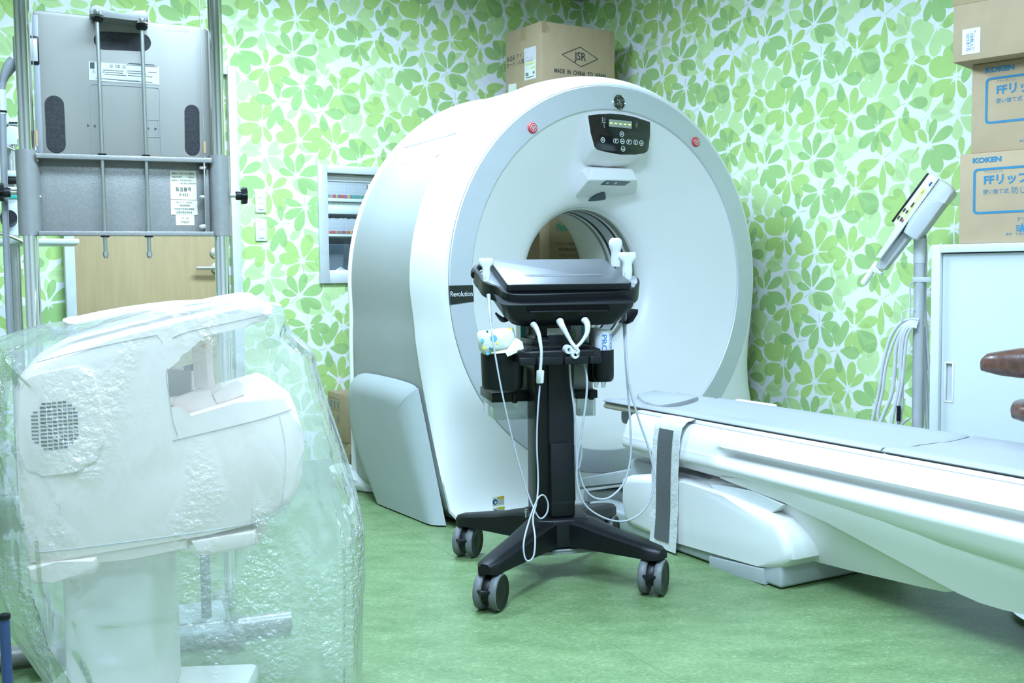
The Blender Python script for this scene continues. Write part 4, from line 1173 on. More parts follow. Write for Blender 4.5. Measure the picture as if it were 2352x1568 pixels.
# ================================================================== ultrasound cart
CR = math.radians(12)
C_ = Frame(.139, 3.44, CR)
cart = empty('ultrasound_cart', C_, 'black ultrasound cart with closed laptop lid, four arm base and twin wheel casters', 'medical cart')
def ch(px, py, axis, val): return C_.hit(px, py, axis, val)
cast = {k: C_.I @ floor_at(*p) for k, p in {'fl': (1128, 1399), 'bl': (1075, 1276), 'fr': (1501, 1363)}.items()}
cast['br'] = cast['bl'] + (cast['fr'] - cast['fl'])
hub = Vector((.0, .0, 0))
WR = .056
def caster(p, rot, label=None):
    """Twin-wheel caster: hood with stem, two wheels with grey tyres, brake lever."""
    T = Matrix.Translation((p.x, p.y, 0)) @ Matrix.Rotation(rot, 4, 'Z')
    bm = bmesh.new()
    add_tube(bm, [T @ Vector((0, .022, WR + .02)), T @ Vector((0, .022, .128))], .016, 16)
    hood = [(-.05 * math.cos(a), -.05 * math.sin(a)) for a in [math.radians(d) for d in range(-200, 21, 20)]]
    add_prism(bm, [(x, z) for x, z in hood], lambda a, b, d: T @ Vector((d, a, WR + b)), -.011, .011, .003, 2, True)
    c = bm_obj('caster', bm, M['black'], cart)
    for s in (-1, 1):
        A = T @ Matrix.Translation((s * .012, 0, WR)) @ Matrix.Rotation(s * PI / 2, 4, 'Y')
        bm = bmesh.new()
        add_lathe(bm, [(.040, 0), (.051, .0), (WR - .002, .003), (WR, .008), (WR, .020), (WR - .002, .0245), (.0525, .0255), (.051, .026)], A, 40)
        w = bm_obj('tyre', bm, M['tyre'], c)
        bm = bmesh.new()
        add_lathe(bm, [(.0, .0), (.050, .0005), (.0515, .0255), (.049, .027), (.034, .0255), (.030, .0245), (.024, .0255), (.012, .0265), (.0, .0265)], A, 40)
        bm_obj('wheel', bm, M['black'], c)
    bm = bmesh.new()
    add_tube(bm, [T @ Vector((-.02, -.049, WR + .012)), T @ Vector((0, -.064, WR + .010)), T @ Vector((.02, -.049, WR + .012))], [.005, .009, .005], 10)
    bm_obj('brake_lever', bm, M['black'], c)
    return c
WROT = -math.radians(34)
for k in ('fl', 'bl', 'fr', 'br'): caster(cast[k], WROT)
# base: four tapering arms from the hub, and a hub block
def arm(p, name='base_arm'):
    d = Vector((p.x - hub.x, p.y - hub.y, 0)); L = d.length; d.normalize()
    s = Vector((-d.y, d.x, 0))
    st = [(0.05, .062, .205, .112), (.14, .054, .196, .112), (L * .6, .044, .178, .112), (L - .03, .036, .160, .113), (L + .018, .034, .152, .113), (L + .036, .022, .146, .116)]
    v, f = [], []
    for t, w, zt, zb in st:
        c = hub + d * t
        for a, z in ((-w, zb), (-w, zt - .012), (-w + .010, zt - .002), (-w * .4, zt), (w * .4, zt), (w - .010, zt - .002), (w, zt - .012), (w, zb)): v.append(c + s * a + Vector((0, 0, z)))
    n = 8
    for i in range(len(st) - 1):
        for k in range(n): f.append((i * n + k, i * n + (k + 1) % n, (i + 1) * n + (k + 1) % n, (i + 1) * n + k))
    f += [tuple(range(n)), tuple(range((len(st) - 1) * n, len(st) * n))]
    return mesh(name, v, f, M['black'], cart, 40)
for k in ('fl', 'bl', 'fr', 'br'): arm(cast[k])
prism('base_hub', [(-.085, -.105), (-.05, -.118), (.05, -.118), (.085, -.105), (.10, -.04), (.10, .08), (.07, .12), (-.07, .12), (-.10, .08), (-.10, -.04)], lambda a, b, d: Vector((a, b, d)), .203, .112, M['black'], cart, .012, 3)
bmr = bmesh.new()
pa, pb = ch(1228, 1272, 'y', -.08), ch(1400, 1262, 'y', -.08)
add_box(bmr, pa.x, pb.x, -.115, -.07, .088, .098, .002)
add_box(bmr, pa.x + .05, pb.x - .09, -.118, -.06, .098, .104, .002)
bm_obj('base_tray', bmr, M['greyband'], cart)
bb = ch(1209, 1180, 'y', -.02)
bm = bmesh.new()
add_tube(bm, [bb + Vector((0, 0, -.012)), bb + Vector((0, 0, .016))], .0045, 10)
add_lathe(bm, [(.007, 0), (.007, .004), (0, .004)], Matrix.Translation(bb + Vector((0, 0, .004))), 12)
bm_obj('ground_terminal', bm, M['steel'], cart)
# column
cx0, cx1 = ch(1232, 1000, 'y', -.065).x, ch(1322, 1000, 'y', -.065).x
cxm = (cx0 + cx1) / 2
bm = bmesh.new()
secs = [(.10, .20), (.10, .27), (.0, .30), (-.01, .50), (-.012, .80)]
hw = (cx1 - cx0) / 2
add_box(bm, cx0, cx1, -.060, .075, .195, .80, .012, 3)
bm_obj('column', bm, M['black'], cart)
bm = bmesh.new()
pz = [(0.30, ch(1275, 1060, 'y', -.09).z)]
pr = [(-.088, .205), (-.094, .255), (-.090, .262), (-.078, .45), (-.076, .80), (-.05, .80), (-.05, .205)]
add_prism(bm, pr, lambda a, b, d: Vector((d, a, b)), ch(1262, 1000, 'y', -.08).x, ch(1318, 1000, 'y', -.08).x, .006, 2, True)
bm_obj('column_cover', bm, M['blacksoft'], cart)
bm = bmesh.new()
zst = ch(1290, 1018, 'y', -.09).z
add_box(bm, ch(1263, 1000, 'y', -.08).x, ch(1317, 1000, 'y', -.08).x, -.0935, -.075, .208, zst, .003)
bm_obj('cover_step', bm, M['blacksoft'], cart)
# neck and mounting blocks under the head
zt0, zt1 = ch(1275, 800, 'y', -.08).z, ch(1275, 772, 'y', -.08).z
box('neck', (cxm - .055, cxm + .062, -.05, .09, .78, .93), M['black'], cart, .01)
a, b = ch(1222, 796, 'y', -.075), ch(1322, 777, 'y', -.075)
box('neck_collar', (a.x, b.x, -.075, .10, a.z, b.z), M['black'], cart, .006)
a, b = ch(1257, 778, 'y', -.052), ch(1293, 753, 'y', -.052)
lb = box('rating_label', (a.x, b.x, -.054, -.049, a.z + .008, b.z), M['paper'], cart, .0008)
for k in range(6): box('label_line', (a.x + .004, b.x - (.006 + .006 * (k % 3)), -.0548, -.0538, b.z - .006 - k * .0052, b.z - .0046 - k * .0052), M['greyink'], lb, 0)
box('rating_label', (a.x, b.x, -.054, -.049, a.z, a.z + .006), M['paper'], cart, .0008)
# shelf ring with key-like front segments
SZ = ch(1280, 828, 'y', -.16).z
sh0, sh1 = ch(1193, 828, 'y', -.14), ch(1382, 820, 'y', -.14)
ring_out = [(sh0.x, -.13), (sh0.x + .03, -.155), (sh1.x - .03, -.155), (sh1.x, -.13), (sh1.x + .01, -.05), (sh1.x - .05, .06), (sh0.x + .05, .06), (sh0.x - .01, -.05)]
prism('shelf', ring_out, lambda a, b, d: Vector((a, b, d)), SZ + .034, SZ - .006, M['black'], cart, .010, 3)
xs_ = [ch(px, 828, 'y', -.16).x for px in (1194, 1229, 1233, 1292, 1296, 1350, 1354, 1381)]
zz0, zz1 = ch(1250, 838, 'y', -.16).z, ch(1250, 820, 'y', -.16).z
for k in range(4): box('shelf_key', (xs_[2 * k], xs_[2 * k + 1], -.168, -.14, zz0, zz1), M['blacksoft'], cart, .003)
a, b = ch(1200, 812, 'y', -.13), ch(1375, 795, 'y', -.13)
prism('shelf_arch', [(a.x, SZ + .03), (a.x + .03, SZ + .042), (a.x + .09, SZ + .048), (b.x - .07, SZ + .048), (b.x - .02, SZ + .041), (b.x + .01, SZ + .03)], lambda p, q, d: Vector((p, d, q)), -.135, .03, M['black'], cart, .008)
# cup holders
c0, c1 = ch(1110, 850, 'y', -.06), ch(1209, 850, 'y', -.06)
rr_ = (c1.x - c0.x) / 2
zt_, zb_ = ch(1160, 812, 'y', -.06).z, ch(1160, 898, 'y', -.06).z
lathe('cup_holder', [(0, 0), (rr_ * .75, .0), (rr_ * .90, .006), (rr_ * .95, .016), (rr_, zt_ - zb_), (rr_ - .004, zt_ - zb_), (rr_ * .92, .018), (0, .012)], M['black'], cart, Matrix.Translation(((c0.x + c1.x) / 2, -.02, zb_)), 40)
box('cup_bracket', (c1.x - .012, sh0.x + .03, -.06, .02, SZ, SZ + .03), M['black'], cart, .004)
bc = []
for pxl, pxr, py, yy in ((1362, 1409, 840, -.05), (1350, 1388, 840, .03)):
    d0_, d1_ = ch(pxl, py, 'y', yy), ch(pxr, py, 'y', yy)
    r_ = (d1_.x - d0_.x) / 2
    zt_, zb_ = ch(1385, 803, 'y', yy).z, ch(1385, 875, 'y', yy).z
    bc.append(((d0_.x + d1_.x) / 2, yy, r_, zt_, zb_))
    lathe('bottle_cup', [(.010, 0), (r_ * .8, .0), (r_ * .96, .008), (r_, .02), (r_, zt_ - zb_), (r_ - .003, zt_ - zb_), (r_ - .004, .02), (.010, .006)], M['black'], cart, Matrix.Translation(((d0_.x + d1_.x) / 2, yy, zb_)), 32)
box('cup_bracket', (sh1.x - .03, bc[0][0] - bc[0][2] + .004, -.08, .02, SZ + .005, SZ + .032), M['black'], cart, .004)
# side trays hung on a rail behind the column, and a grey back box
tz1 = ch(1170, 905, 'y', .03)
for nm, pxa, pxb, pr0, pr1, tb in (('left', 1130, 1222, 902, 921, 966), ('right', 1322, 1373, 897, 914, 957)):
    a, b = ch(pxa, pr0, 'y', .03), ch(pxb, pr1, 'y', .03)
    zr0, zr1 = min(a.z, b.z), max(a.z, b.z)
    box('tray_rail', (a.x, b.x, .03, .25, zr0, zr1), M['black'], cart, .003)
    zb_ = ch(pxa, tb, 'y', .03).z
    bm = bmesh.new()
    x0, x1, y0, y1 = a.x + .003, b.x - .002, .036, .24
    o = rrect(x0, x1, y0, y1, .014, 4); i_ = rrect(x0 + .003, x1 - .003, y0 + .003, y1 - .003, .012, 4)
    n = len(o)
    lv = [[bm.verts.new((x + (.010 if k == 0 and x < x0 + .02 else 0), y, z)) for x, y in pts] for k, (pts, z) in enumerate(((o, zb_), (o, zr0 - .001), (i_, zr0 - .001), (i_, zb_ + .003)))]
    for A, B_ in zip(lv, lv[1:]):
        for k in range(n): bm.faces.new((A[k], A[(k + 1) % n], B_[(k + 1) % n], B_[k]))
    bm.faces.new(lv[0][::-1]); bm.faces.new(lv[3])
    tray = bm_obj('side_tray', bm, M['clear'], cart, 40)
    lt = ch(1182 if nm == 'left' else 1358, 910, 'y', .028)
    box('tray_latch', (lt.x - .008, lt.x + .008, .02, .032, zr0 - .004, zr1 - .004), M['black'], cart, .002)
    if nm == 'left':
        box('tray_tab', (a.x - .012, a.x + .004, .05, .12, zr0 - .004, zr0 + .001), M['clear'], cart, .0015)
a, b = ch(1176, 905, 'y', .05), ch(1368, 838, 'y', .05)
box('back_box', (a.x, b.x, .078, .24, a.z, b.z), M['rear'], cart, .006)
# head: everything on the plane of the tilted laptop
TILT = math.radians(15.5)
def lidpt(px, py, n=0.0):
    return None
o_ = Vector((-.171, -.066, .966))
ex_, es_, en_ = Vector((1, 0, 0)), Vector((0, math.cos(TILT), math.sin(TILT))), Vector((0, -math.sin(TILT), math.cos(TILT)))
def H(x, s, n): return o_ + ex_ * x + es_ * s + en_ * n
def head_hit(px, py, n=0.0):
    w = C_.M @ H(0, 0, n); nn_ = C_.M.to_3x3() @ en_
    q = C_.I @ hit_plane(px, py, w, nn_)
    d = q - o_
    return d.dot(ex_), d.dot(es_)
hq = [head_hit(*p) for p in ((1164, 656), (1450, 648), (1386, 592), (1127, 598))]
hx0, hx1 = (hq[0][0] + hq[3][0]) / 2, (hq[1][0] + hq[2][0]) / 2
hs0, hs1 = (hq[0][1] + hq[1][1]) / 2, (hq[2][1] + hq[3][1]) / 2
lid_o = rrect(hx0, hx1, hs0, hs1, .012, 5)
prism('laptop_lid', lid_o, lambda a, b, d: H(a, b, d), -.0012, -.020, M['blacksoft'], cart, .003, 3)
prism('lid_top', rrect(hx0 + .002, hx1 - .002, hs0 + .002, hs1 - .002, .011, 5), lambda a, b, d: H(a, b, d), .0, -.004, M['lid'], cart, .0015, 2)
g0, g1 = head_hit(1209, 636), head_hit(1382, 628)
gs = (g0[1] + g1[1]) / 2
prism('lid_grip', rrect(g0[0], g1[0], gs - .012, gs + .012, .0118, 6), lambda a, b, d: H(a, b, d), .0012, -.004, M['lid'], cart, .001, 1)
prism('laptop_base', rrect(hx0 + .002, hx1 - .002, hs0 + .004, hs1 - .004, .012, 5), lambda a, b, d: H(a, b, d), -.019, -.042, M['blacksoft'], cart, .004, 2)
# carrying rim: a band looping round the laptop with flared ends
RN = -.036
rp = [head_hit(px, py, RN) for px, py in ((1092, 624), (1097, 632), (1104, 640), (1112, 652), (1126, 660), (1146, 667), (1160, 678), (1185, 684), (1240, 684), (1320, 681), (1400, 678), (1440, 674), (1458, 668), (1464, 655), (1457, 640))]
path = spline([(a, b, 0) for a, b in rp], 5)
v, f = [], []
prof_ = [(-.0065, .012), (-.0065, -.038), (.0065, -.038), (.0065, .012)]
for i, p in enumerate(path):
    t = (path[min(i + 1, len(path) - 1)] - path[max(i - 1, 0)]).normalized()
    s = Vector((t.y, -t.x, 0))
    for w, n in prof_:
        q = p + s * w
        v.append(H(q.x, q.y, RN + n))
for i in range(len(path) - 1):
    for k in range(4): f.append((i * 4 + k, i * 4 + (k + 1) % 4, (i + 1) * 4 + (k + 1) % 4, (i + 1) * 4 + k))
f += [(0, 1, 2, 3), tuple(len(path) * 4 - 4 + k for k in range(4))]
mesh('carry_rim', v, f, M['blacksoft'], cart, 45)
# hooked tip at the rim's far left end
lt = rp[0]
tube('rim_hook', [H(a, b, RN + n) for a, b, n in ((lt[0], lt[1], -.012), (lt[0] + .002, lt[1] + .02, -.006), (lt[0] + .016, lt[1] + .04, .004), (lt[0] + .036, lt[1] + .042, .006), (lt[0] + .044, lt[1] + .025, -.004))], [.016, .015, .012, .009, .006], M['blacksoft'], cart, 10, 5)
# probe shelf flare on the left, filled wing
wing = [head_hit(px, py, -.034) for px, py in ((1098, 636), (1108, 649), (1125, 660), (1147, 667), (1162, 680), (1162, 660), (1130, 610), (1118, 606), (1114, 622))]
prism('probe_wing', wing, lambda a, b, d: H(a, b, d), -.030, -.044, M['lid'], cart, .003, 2)
wr_ = [head_hit(px, py, -.034) for px, py in ((1438, 640), (1462, 640), (1464, 655), (1455, 668), (1445, 660))]
prism('probe_wing', wr_, lambda a, b, d: H(a, b, d), -.022, -.046, M['greyband'], cart, .003, 2)
# under body, narrowing downwards, with a slot and a seam
def zof(px, py, y=-.10): return ch(px, py, 'y', y)
secs = []
body_lv = [((1152, 704), (1464, 694), -.128, .30), ((1158, 716), (1460, 706), -.122, .30), ((1163, 735), (1440, 727), -.112, .24), ((1178, 750), (1424, 741), -.100, .16), ((1186, 751), (1418, 744), -.085, .10)]
v, f = [], []
nseg = None
for (lx, ly), (rx, ry), yf, yb in body_lv:
    a, b = ch(lx, ly, 'y', yf), ch(rx, ry, 'y', yf)
    zf = (a.z + b.z) / 2
    o = rrect(a.x, b.x, yf, yb, .035, 5)
    nseg = len(o)
    for x, y in o: v.append((x, y, zf + (y - yf) * math.tan(TILT) * .95))
for i in range(len(body_lv) - 1):
    for k in range(nseg): f.append((i * nseg + k, i * nseg + (k + 1) % nseg, (i + 1) * nseg + (k + 1) % nseg, (i + 1) * nseg + k))
f += [tuple(range(nseg)), tuple(range((len(body_lv) - 1) * nseg, len(body_lv) * nseg))]
mesh('head_body', v, f, M['black'], cart, 45)
a, b = ch(1211, 709, 'y', -.130), ch(1400, 702, 'y', -.130)
a2, b2 = ch(1216, 715, 'y', -.128), ch(1396, 708, 'y', -.128)
box('grip_slot', (a.x, b.x, -.1315, -.12, a2.z + .001, a.z + .004), M['slotshade'], cart, .001)  # flat black strip, recess shade put into its colour
box('slot_lip', (a2.x, b2.x, -.1325, -.12, a2.z - .004, a2.z + .001), M['blacksoft'], cart, .001)
# cable hooks left and right below the rim
tube('cable_hook', [ch(px, py, 'y', -.04) for px, py in ((1138, 718), (1146, 727), (1155, 734), (1165, 730), (1160, 714), (1156, 706))], [.003, .006, .009, .009, .008, .008], M['black'], cart, 8, 4)
fq = [ch(px, py, 'y', -.04) for px, py in ((1462, 710), (1461, 720), (1450, 738), (1438, 744), (1432, 742), (1446, 726))]
prism('cable_hook', [(q.x, q.z) for q in fq], lambda a_, b_, d: Vector((a_, d, b_)), -.06, .02, M['black'], cart, .003, 2)
for px, py in ((1225, 738), (1286, 736), (1344, 732)):
    q = ch(px, py, 'y', -.112)
    lathe('cable_port', [(.0125, -.004), (.0125, .001), (.010, .002), (.009, .0)], M['blacksoft'], cart, along(q, (0, -1, -.25)), 20)

# probes in their holders, each with its lead back to a port
PF = {}
def probe(name, label, F, kind):
    r = empty('ultrasound_probe', F, label, 'ultrasound probe', 'probes on the ultrasound cart')
    if kind == 'linear':
        sec = [(.0, .013, .012), (.012, .015, .013), (.035, .0165, .0135), (.055, .0155, .013), (.066, .020, .0135), (.074, .0285, .014), (.082, .0305, .0145), (.096, .0295, .014), (.101, .027, .012)]
    else:
        sec = [(.0, .015, .013), (.02, .0155, .014), (.045, .0150, .0135), (.058, .018, .015), (.068, .022, .017), (.080, .0235, .018), (.092, .021, .017), (.100, .013, .012)]
    v, f = [], []
    N = 24
    for z, a, b in sec:
        for k in range(N):
            t = 2 * PI * k / N
            c, s = math.cos(t), math.sin(t)
            v.append((a * math.copysign(abs(c) ** .6, c), b * math.copysign(abs(s) ** .6, s), z))
    for i in range(len(sec) - 1):
        for k in range(N): f.append((i * N + k, i * N + (k + 1) % N, (i + 1) * N + (k + 1) % N, (i + 1) * N + k))
    f += [tuple(range(N)), tuple(range((len(sec) - 1) * N, len(sec) * N))]
    mesh('probe_body', v, f, M['probe'], r, 50)
    return r
def pframe(px, py, y):
    q = C_.M @ ch(px, py, 'y', y)
    return Frame(q.x, q.y, CR - .1, q.z)
def lead(r, F, pts, m, r0=.0036, boot=True, plug=None):
    """Cable through pixel points, each at its own depth y in the cart's axes."""
    W3 = [C_.M @ ch(px, py, 'y', y) for px, py, y in pts]
    L3 = [F.I @ w for w in W3]
    P = spline(L3, 7)
    tube('lead', P, r0, m, r, 8)
    return L3, P
f1 = pframe(1117, 646, -.02)
p1 = probe('probe', 'white ultrasound probe standing alone in the holder left of the laptop lid', f1, 'linear')
p1.scale = (.80, .85, .74)
f1.M = Matrix.Translation(f1.o) @ Matrix.Rotation(f1.rot, 4, 'Z') @ Matrix.Diagonal((.80, .85, .74, 1)); f1.I = f1.M.inverted()
L3, P = lead(p1, f1, [(1122, 676, -.03), (1124, 700, -.05), (1128, 750, -.12), (1140, 830, -.15), (1157, 920, -.16), (1180, 1020, -.16), (1205, 1110, -.17), (1224, 1163, -.19), (1240, 1190, -.20), (1255, 1180, -.20), (1259, 1158, -.20), (1251, 1139, -.205), (1240, 1139, -.21), (1228, 1160, -.22), (1214, 1200, -.25), (1203, 1245, -.285), (1205, 1278, -.30), (1214, 1288, -.305), (1226, 1275, -.30), (1229, 1235, -.28), (1224, 1190, -.24), (1233, 1150, -.21), (1236, 1100, -.18), (1233, 1020, -.17), (1235, 950, -.17), (1240, 885, -.17)], M['cable'])
tube('lead_boot', [L3[0], L3[1], L3[2]], [.0085, .007, .0045], M['cable'], p1, 10, 4)
q0, q1 = ch(1240, 880, 'y', -.17), ch(1241, 850, 'y', -.17)
tube('lead_connector', [f1.I @ (C_.M @ q) for q in (q0, q0 + Vector((0, 0, .002)), q1 - Vector((0, 0, .002)), q1)], [.012, .0155, .0155, .012], M['cablewhite'], p1, 14)
W3 = [f1.I @ (C_.M @ ch(px, py, 'y', y)) for px, py, y in ((1241, 850, -.17), (1243, 825, -.172), (1243, 800, -.17), (1238, 770, -.155), (1231, 752, -.14), (1225, 745, -.115))]
tube('lead_plug', spline(W3, 6), .0062, M['cablewhite'], p1, 10)
tube('plug_boot', spline(W3[2:], 6), [.0065 + .0065 * k / 18 for k in range(19)], M['cablewhite'], p1, 12)

f2 = pframe(1441, 641, .02)
p2 = probe('probe', 'wide headed white ultrasound probe right of the laptop lid, the nearer of two together', f2, 'linear')
f3 = pframe(1414, 612, .16)
p3 = probe('probe', 'round headed white ultrasound probe right of the laptop lid, behind the wide headed one', f3, 'curved')
f2.M = Matrix.Translation(f2.o) @ Matrix.Rotation(f2.rot, 4, 'Z') @ Matrix.Diagonal((1.0, .95, .90, 1)); f2.I = f2.M.inverted(); p2.scale = (1.0, .95, .90)
lead(p2, f2, [(1440, 655, .02), (1438, 700, -.01), (1437, 760, -.05), (1441, 850, -.08), (1449, 900, -.09), (1468, 965, -.10), (1490, 1030, -.11), (1502, 1090, -.12), (1496, 1140, -.13), (1470, 1180, -.135), (1430, 1197, -.14), (1385, 1188, -.14), (1345, 1160, -.14), (1327, 1115, -.14), (1326, 1060, -.14), (1336, 990, -.14), (1346, 920, -.14), (1348, 870, -.14), (1342, 838, -.13), (1336, 830, -.12)], M['cable'])
lead(p3, f3, [(1416, 640, .14), (1425, 690, .05), (1432, 745, -.03), (1437, 830, -.06), (1444, 920, -.06), (1449, 1000, -.07), (1447, 1060, -.08), (1432, 1110, -.09), (1400, 1142, -.10), (1368, 1144, -.10), (1345, 1125, -.10), (1333, 1095, -.10), (1326, 1060, -.105), (1327, 1030, -.105), (1333, 1020, -.11), (1336, 1035, -.11), (1331, 1070, -.11), (1325, 1070, -.105), (1323, 1000, -.105), (1319, 940, -.105), (1311, 880, -.105), (1308, 835, -.11)], M['cable'])
for F, r, pts in ((f2, p2, ((1343, 735, -.115), (1349, 745, -.14), (1348, 765, -.15), (1336, 785, -.155), (1322, 799, -.16), (1312, 806, -.165), (1309, 802, -.168))),
                  (f3, p3, ((1286, 738, -.115), (1291, 748, -.14), (1302, 768, -.15), (1312, 785, -.16), (1321, 797, -.17), (1328, 806, -.172), (1324, 813, -.17)))):
    W3 = [F.I @ (C_.M @ ch(px, py, 'y', y)) for px, py, y in pts]
    P = spline(W3, 6)
    n = len(P)
    tube('lead_plug', P, [.0125 - .0065 * min(1, k / (n * .45)) for k in range(n)], M['cablewhite'], r, 12)
    q = C_.M @ ch(pts[-1][0] - 2, pts[-1][1] + 1, 'y', pts[-1][2] - .004)
    lathe('plug_end', [(.005, .0), (.0135, .0), (.0145, .004), (.0145, .022), (.010, .026), (0, .026)], M['cablewhite'], r, F.I @ along(q, C_.M.to_3x3() @ Vector((-.1, 1, .05))), 20)
for r, F, px, py, y, s in ((p1, f1, 1115, 637, -.036, 'P'), (p2, f2, 1436, 628, .005, 'L')):
    q = ch(px, py, 'y', y)
    qq = F.I @ (C_.M @ q)
    text(r, s, (qq.x, -.0165 if s == 'P' else -.0160, qq.z), (1, 0, 0), (0, 0, 1), .010, M['greyink'], 'probe_mark', 'CENTER')

# wipes packet in the left cup
WF = pframe(1150, 812, -.07)
wp = empty('wipes_packet', WF, 'soft white wipes packet with blue and yellow dots, tucked into the left cup holder', 'wipes packet')
o = [C_.hit(px, py, 'y', -.07) for px, py in ((1097, 765), (1103, 760), (1130, 757), (1158, 752), (1166, 750), (1178, 753), (1186, 780), (1184, 805), (1170, 812), (1112, 814), (1103, 806), (1099, 785))]
cxw = sum(q.x for q in o) / len(o); czw = sum(q.z for q in o) / len(o)
def w2l(q): return WF.I @ (C_.M @ q)
v, f = [], []
ly = [(-.028, .86), (-.036, .55), (-.040, .0)]
def wl_(sc, dy): return [w2l(Vector((cxw + (q.x - cxw) * sc, -.07 + dy, czw + (q.z - czw) * sc))) for q in o]
rings_ = [wl_(.0001, -.034), wl_(.5, -.033), wl_(.82, -.024), wl_(1.0, -.004), wl_(.98, .02), wl_(.8, .05), wl_(.4, .06), wl_(.0001, .06)]
n = len(o)
for rg in rings_: v += rg
for i in range(len(rings_) - 1):
    for k in range(n): f.append((i * n + k, i * n + (k + 1) % n, (i + 1) * n + (k + 1) % n, (i + 1) * n + k))
M['wipe'] = mat('soft_white_film', (0.72, 0.74, 0.66), .35, noise=.03, bump=.25, bscale=45)
pk = mesh('packet_body', v, f, M['wipe'], wp, 60)
def dot(px, py, r, mname, dy=-.033):
    q = w2l(C_.hit(px, py, 'y', -.07 + dy))
    lathe('printed_dot', [(r, -.004), (r, .0014), (0, .0016)], M[mname], wp, along(q, (0, -1, .0)), 16)
M['skyink'] = mat('sky_blue_print', (0.12, .42, .62), .6)
M['deepteal'] = mat('deep_teal_print', (0.03, .16, .18), .6)
for d in ((1134, 777, .011, 'skyink'), (1119, 761, .004, 'deepteal', -.024), (1128, 800, .0065, 'deepteal', -.030), (1108, 782, .006, 'skyink', -.024), (1141, 788, .004, 'yellow'), (1112, 799, .0045, 'yellow', -.024), (1120, 811, .006, 'skyink', -.024), (1159, 763, .0045, 'deepteal', -.026), (1168, 766, .006, 'skyink', -.024), (1173, 756, .006, 'yellow', -.018)): dot(*d)
sheet = [C_.hit(px, py, 'y', yy) for px, py, yy in ((1127, 810, -.112), (1160, 808, -.116), (1185, 775, -.10), (1200, 785, -.10), (1203, 800, -.105), (1190, 808, -.112), (1166, 819, -.116), (1161, 810, -.117), (1140, 812, -.115))]
sl = [w2l(q) for q in sheet]; n = len(sl)
cen = sum(sl, Vector()) / n + Vector((0, -.006, .004))
mesh('pulled_sheet', sl + [cen, cen + Vector((0, .0015, 0))] + [q + Vector((0, .0015, 0)) for q in sl], [(i, (i + 1) % n, n) for i in range(n)] + [(n + 2 + i, n + 2 + (i + 1) % n, n + 1) for i in range(n)] + [(i, (i + 1) % n, n + 2 + (i + 1) % n, n + 2 + i) for i in range(n)], M['wipe'], wp, 60)
# two gel bottles, upside down
for idx, ((bx, by, br_, zt_, zb_), lab) in enumerate(zip(bc, ('white gel bottle with large blue lettering, upside down in the front cup of the cart', 'white gel bottle with fine blue print, upside down behind another bottle on the cart'))):
    w = C_.M @ Vector((bx, by, zb_))
    F = Frame(w.x, w.y, CR, w.z)
    g = empty('gel_bottle', F, lab, 'bottle', 'gel bottles in the cart cups')
    top = C_.hit(1388 if idx == 0 else 1366, 757 if idx == 0 else 752, 'y', by).z - zb_
    R = br_ * .80
    lathe('bottle_body', [(.006, .006), (R * .6, .012), (R, .03), (R, top - .008), (R * .93, top - .001), (R * .6, top), (0, top - .002)], M['probe'], g, Matrix.Identity(4), 32)
    lathe('nozzle', [(.0045, -.022), (.006, -.02), (.0095, -.002), (.0095, .012), (0, .012)], M['clear'], g, Matrix.Identity(4), 16)
    if idx == 0:
        text(g, 'PRO.J', (-.006, -R - .0006, top - .012), (0, 0, -1), (1, 0, 0), .025, M['brightblue'], 'bottle_print', 'LEFT', 1.25)
        text(g, 'ECO', (R * .66, -R * .78, top - .012), (0, 0, -1), (.76, .65, 0), .020, M['brightblue'], 'bottle_print', 'LEFT', 1.2)
    else:
        for k in range(6): box('bottle_print', (-R * .5, -R * .5 + .003, -R * .86, -R * .80, top - .03 - k * .009, top - .024 - k * .009), M['brightblue'], g, 0)
# glove box with teal edges standing behind the neck
a, b = C_.hit(1194, 800, 'y', .14), C_.hit(1352, 742, 'y', .14)
w = C_.M @ Vector(((a.x + b.x) / 2, .14, SZ + .035))
F = Frame(w.x, w.y, CR, w.z)
gl = empty('glove_box', F, 'white box with teal edges standing behind the neck of the cart', 'box')
hwb = (b.x - a.x) / 2; hb = b.z - SZ - .035
zsh = SZ - .006
box('box_body', (-hwb, hwb, -.045, .06, .001, hb), M['probe'], gl, .003)
for px in (1201, 1342):
    q = C_.hit(px, 770, 'y', .095); x = q.x - (a.x + b.x) / 2
    box('teal_stripe', (x - .008, x + .008, -.0465, -.044, .001, hb), M['teal'], gl, .0)
q = C_.hit(1318, 765, 'y', .095); x = q.x - (a.x + b.x) / 2
prism('leaf_print', [(x - .006, hb * .25), (x + .008, hb * .35), (x + .007, hb * .6), (x + .001, hb * .75), (x - .008, hb * .55)], lambda p, q_, d: Vector((p, d, q_)), -.0462, -.045, M['greenleaf'], gl)
box('rear_deck', ((a.x - .01), (b.x + .01), .05, .24, SZ + .012, SZ + .034), M['black'], cart, .004)

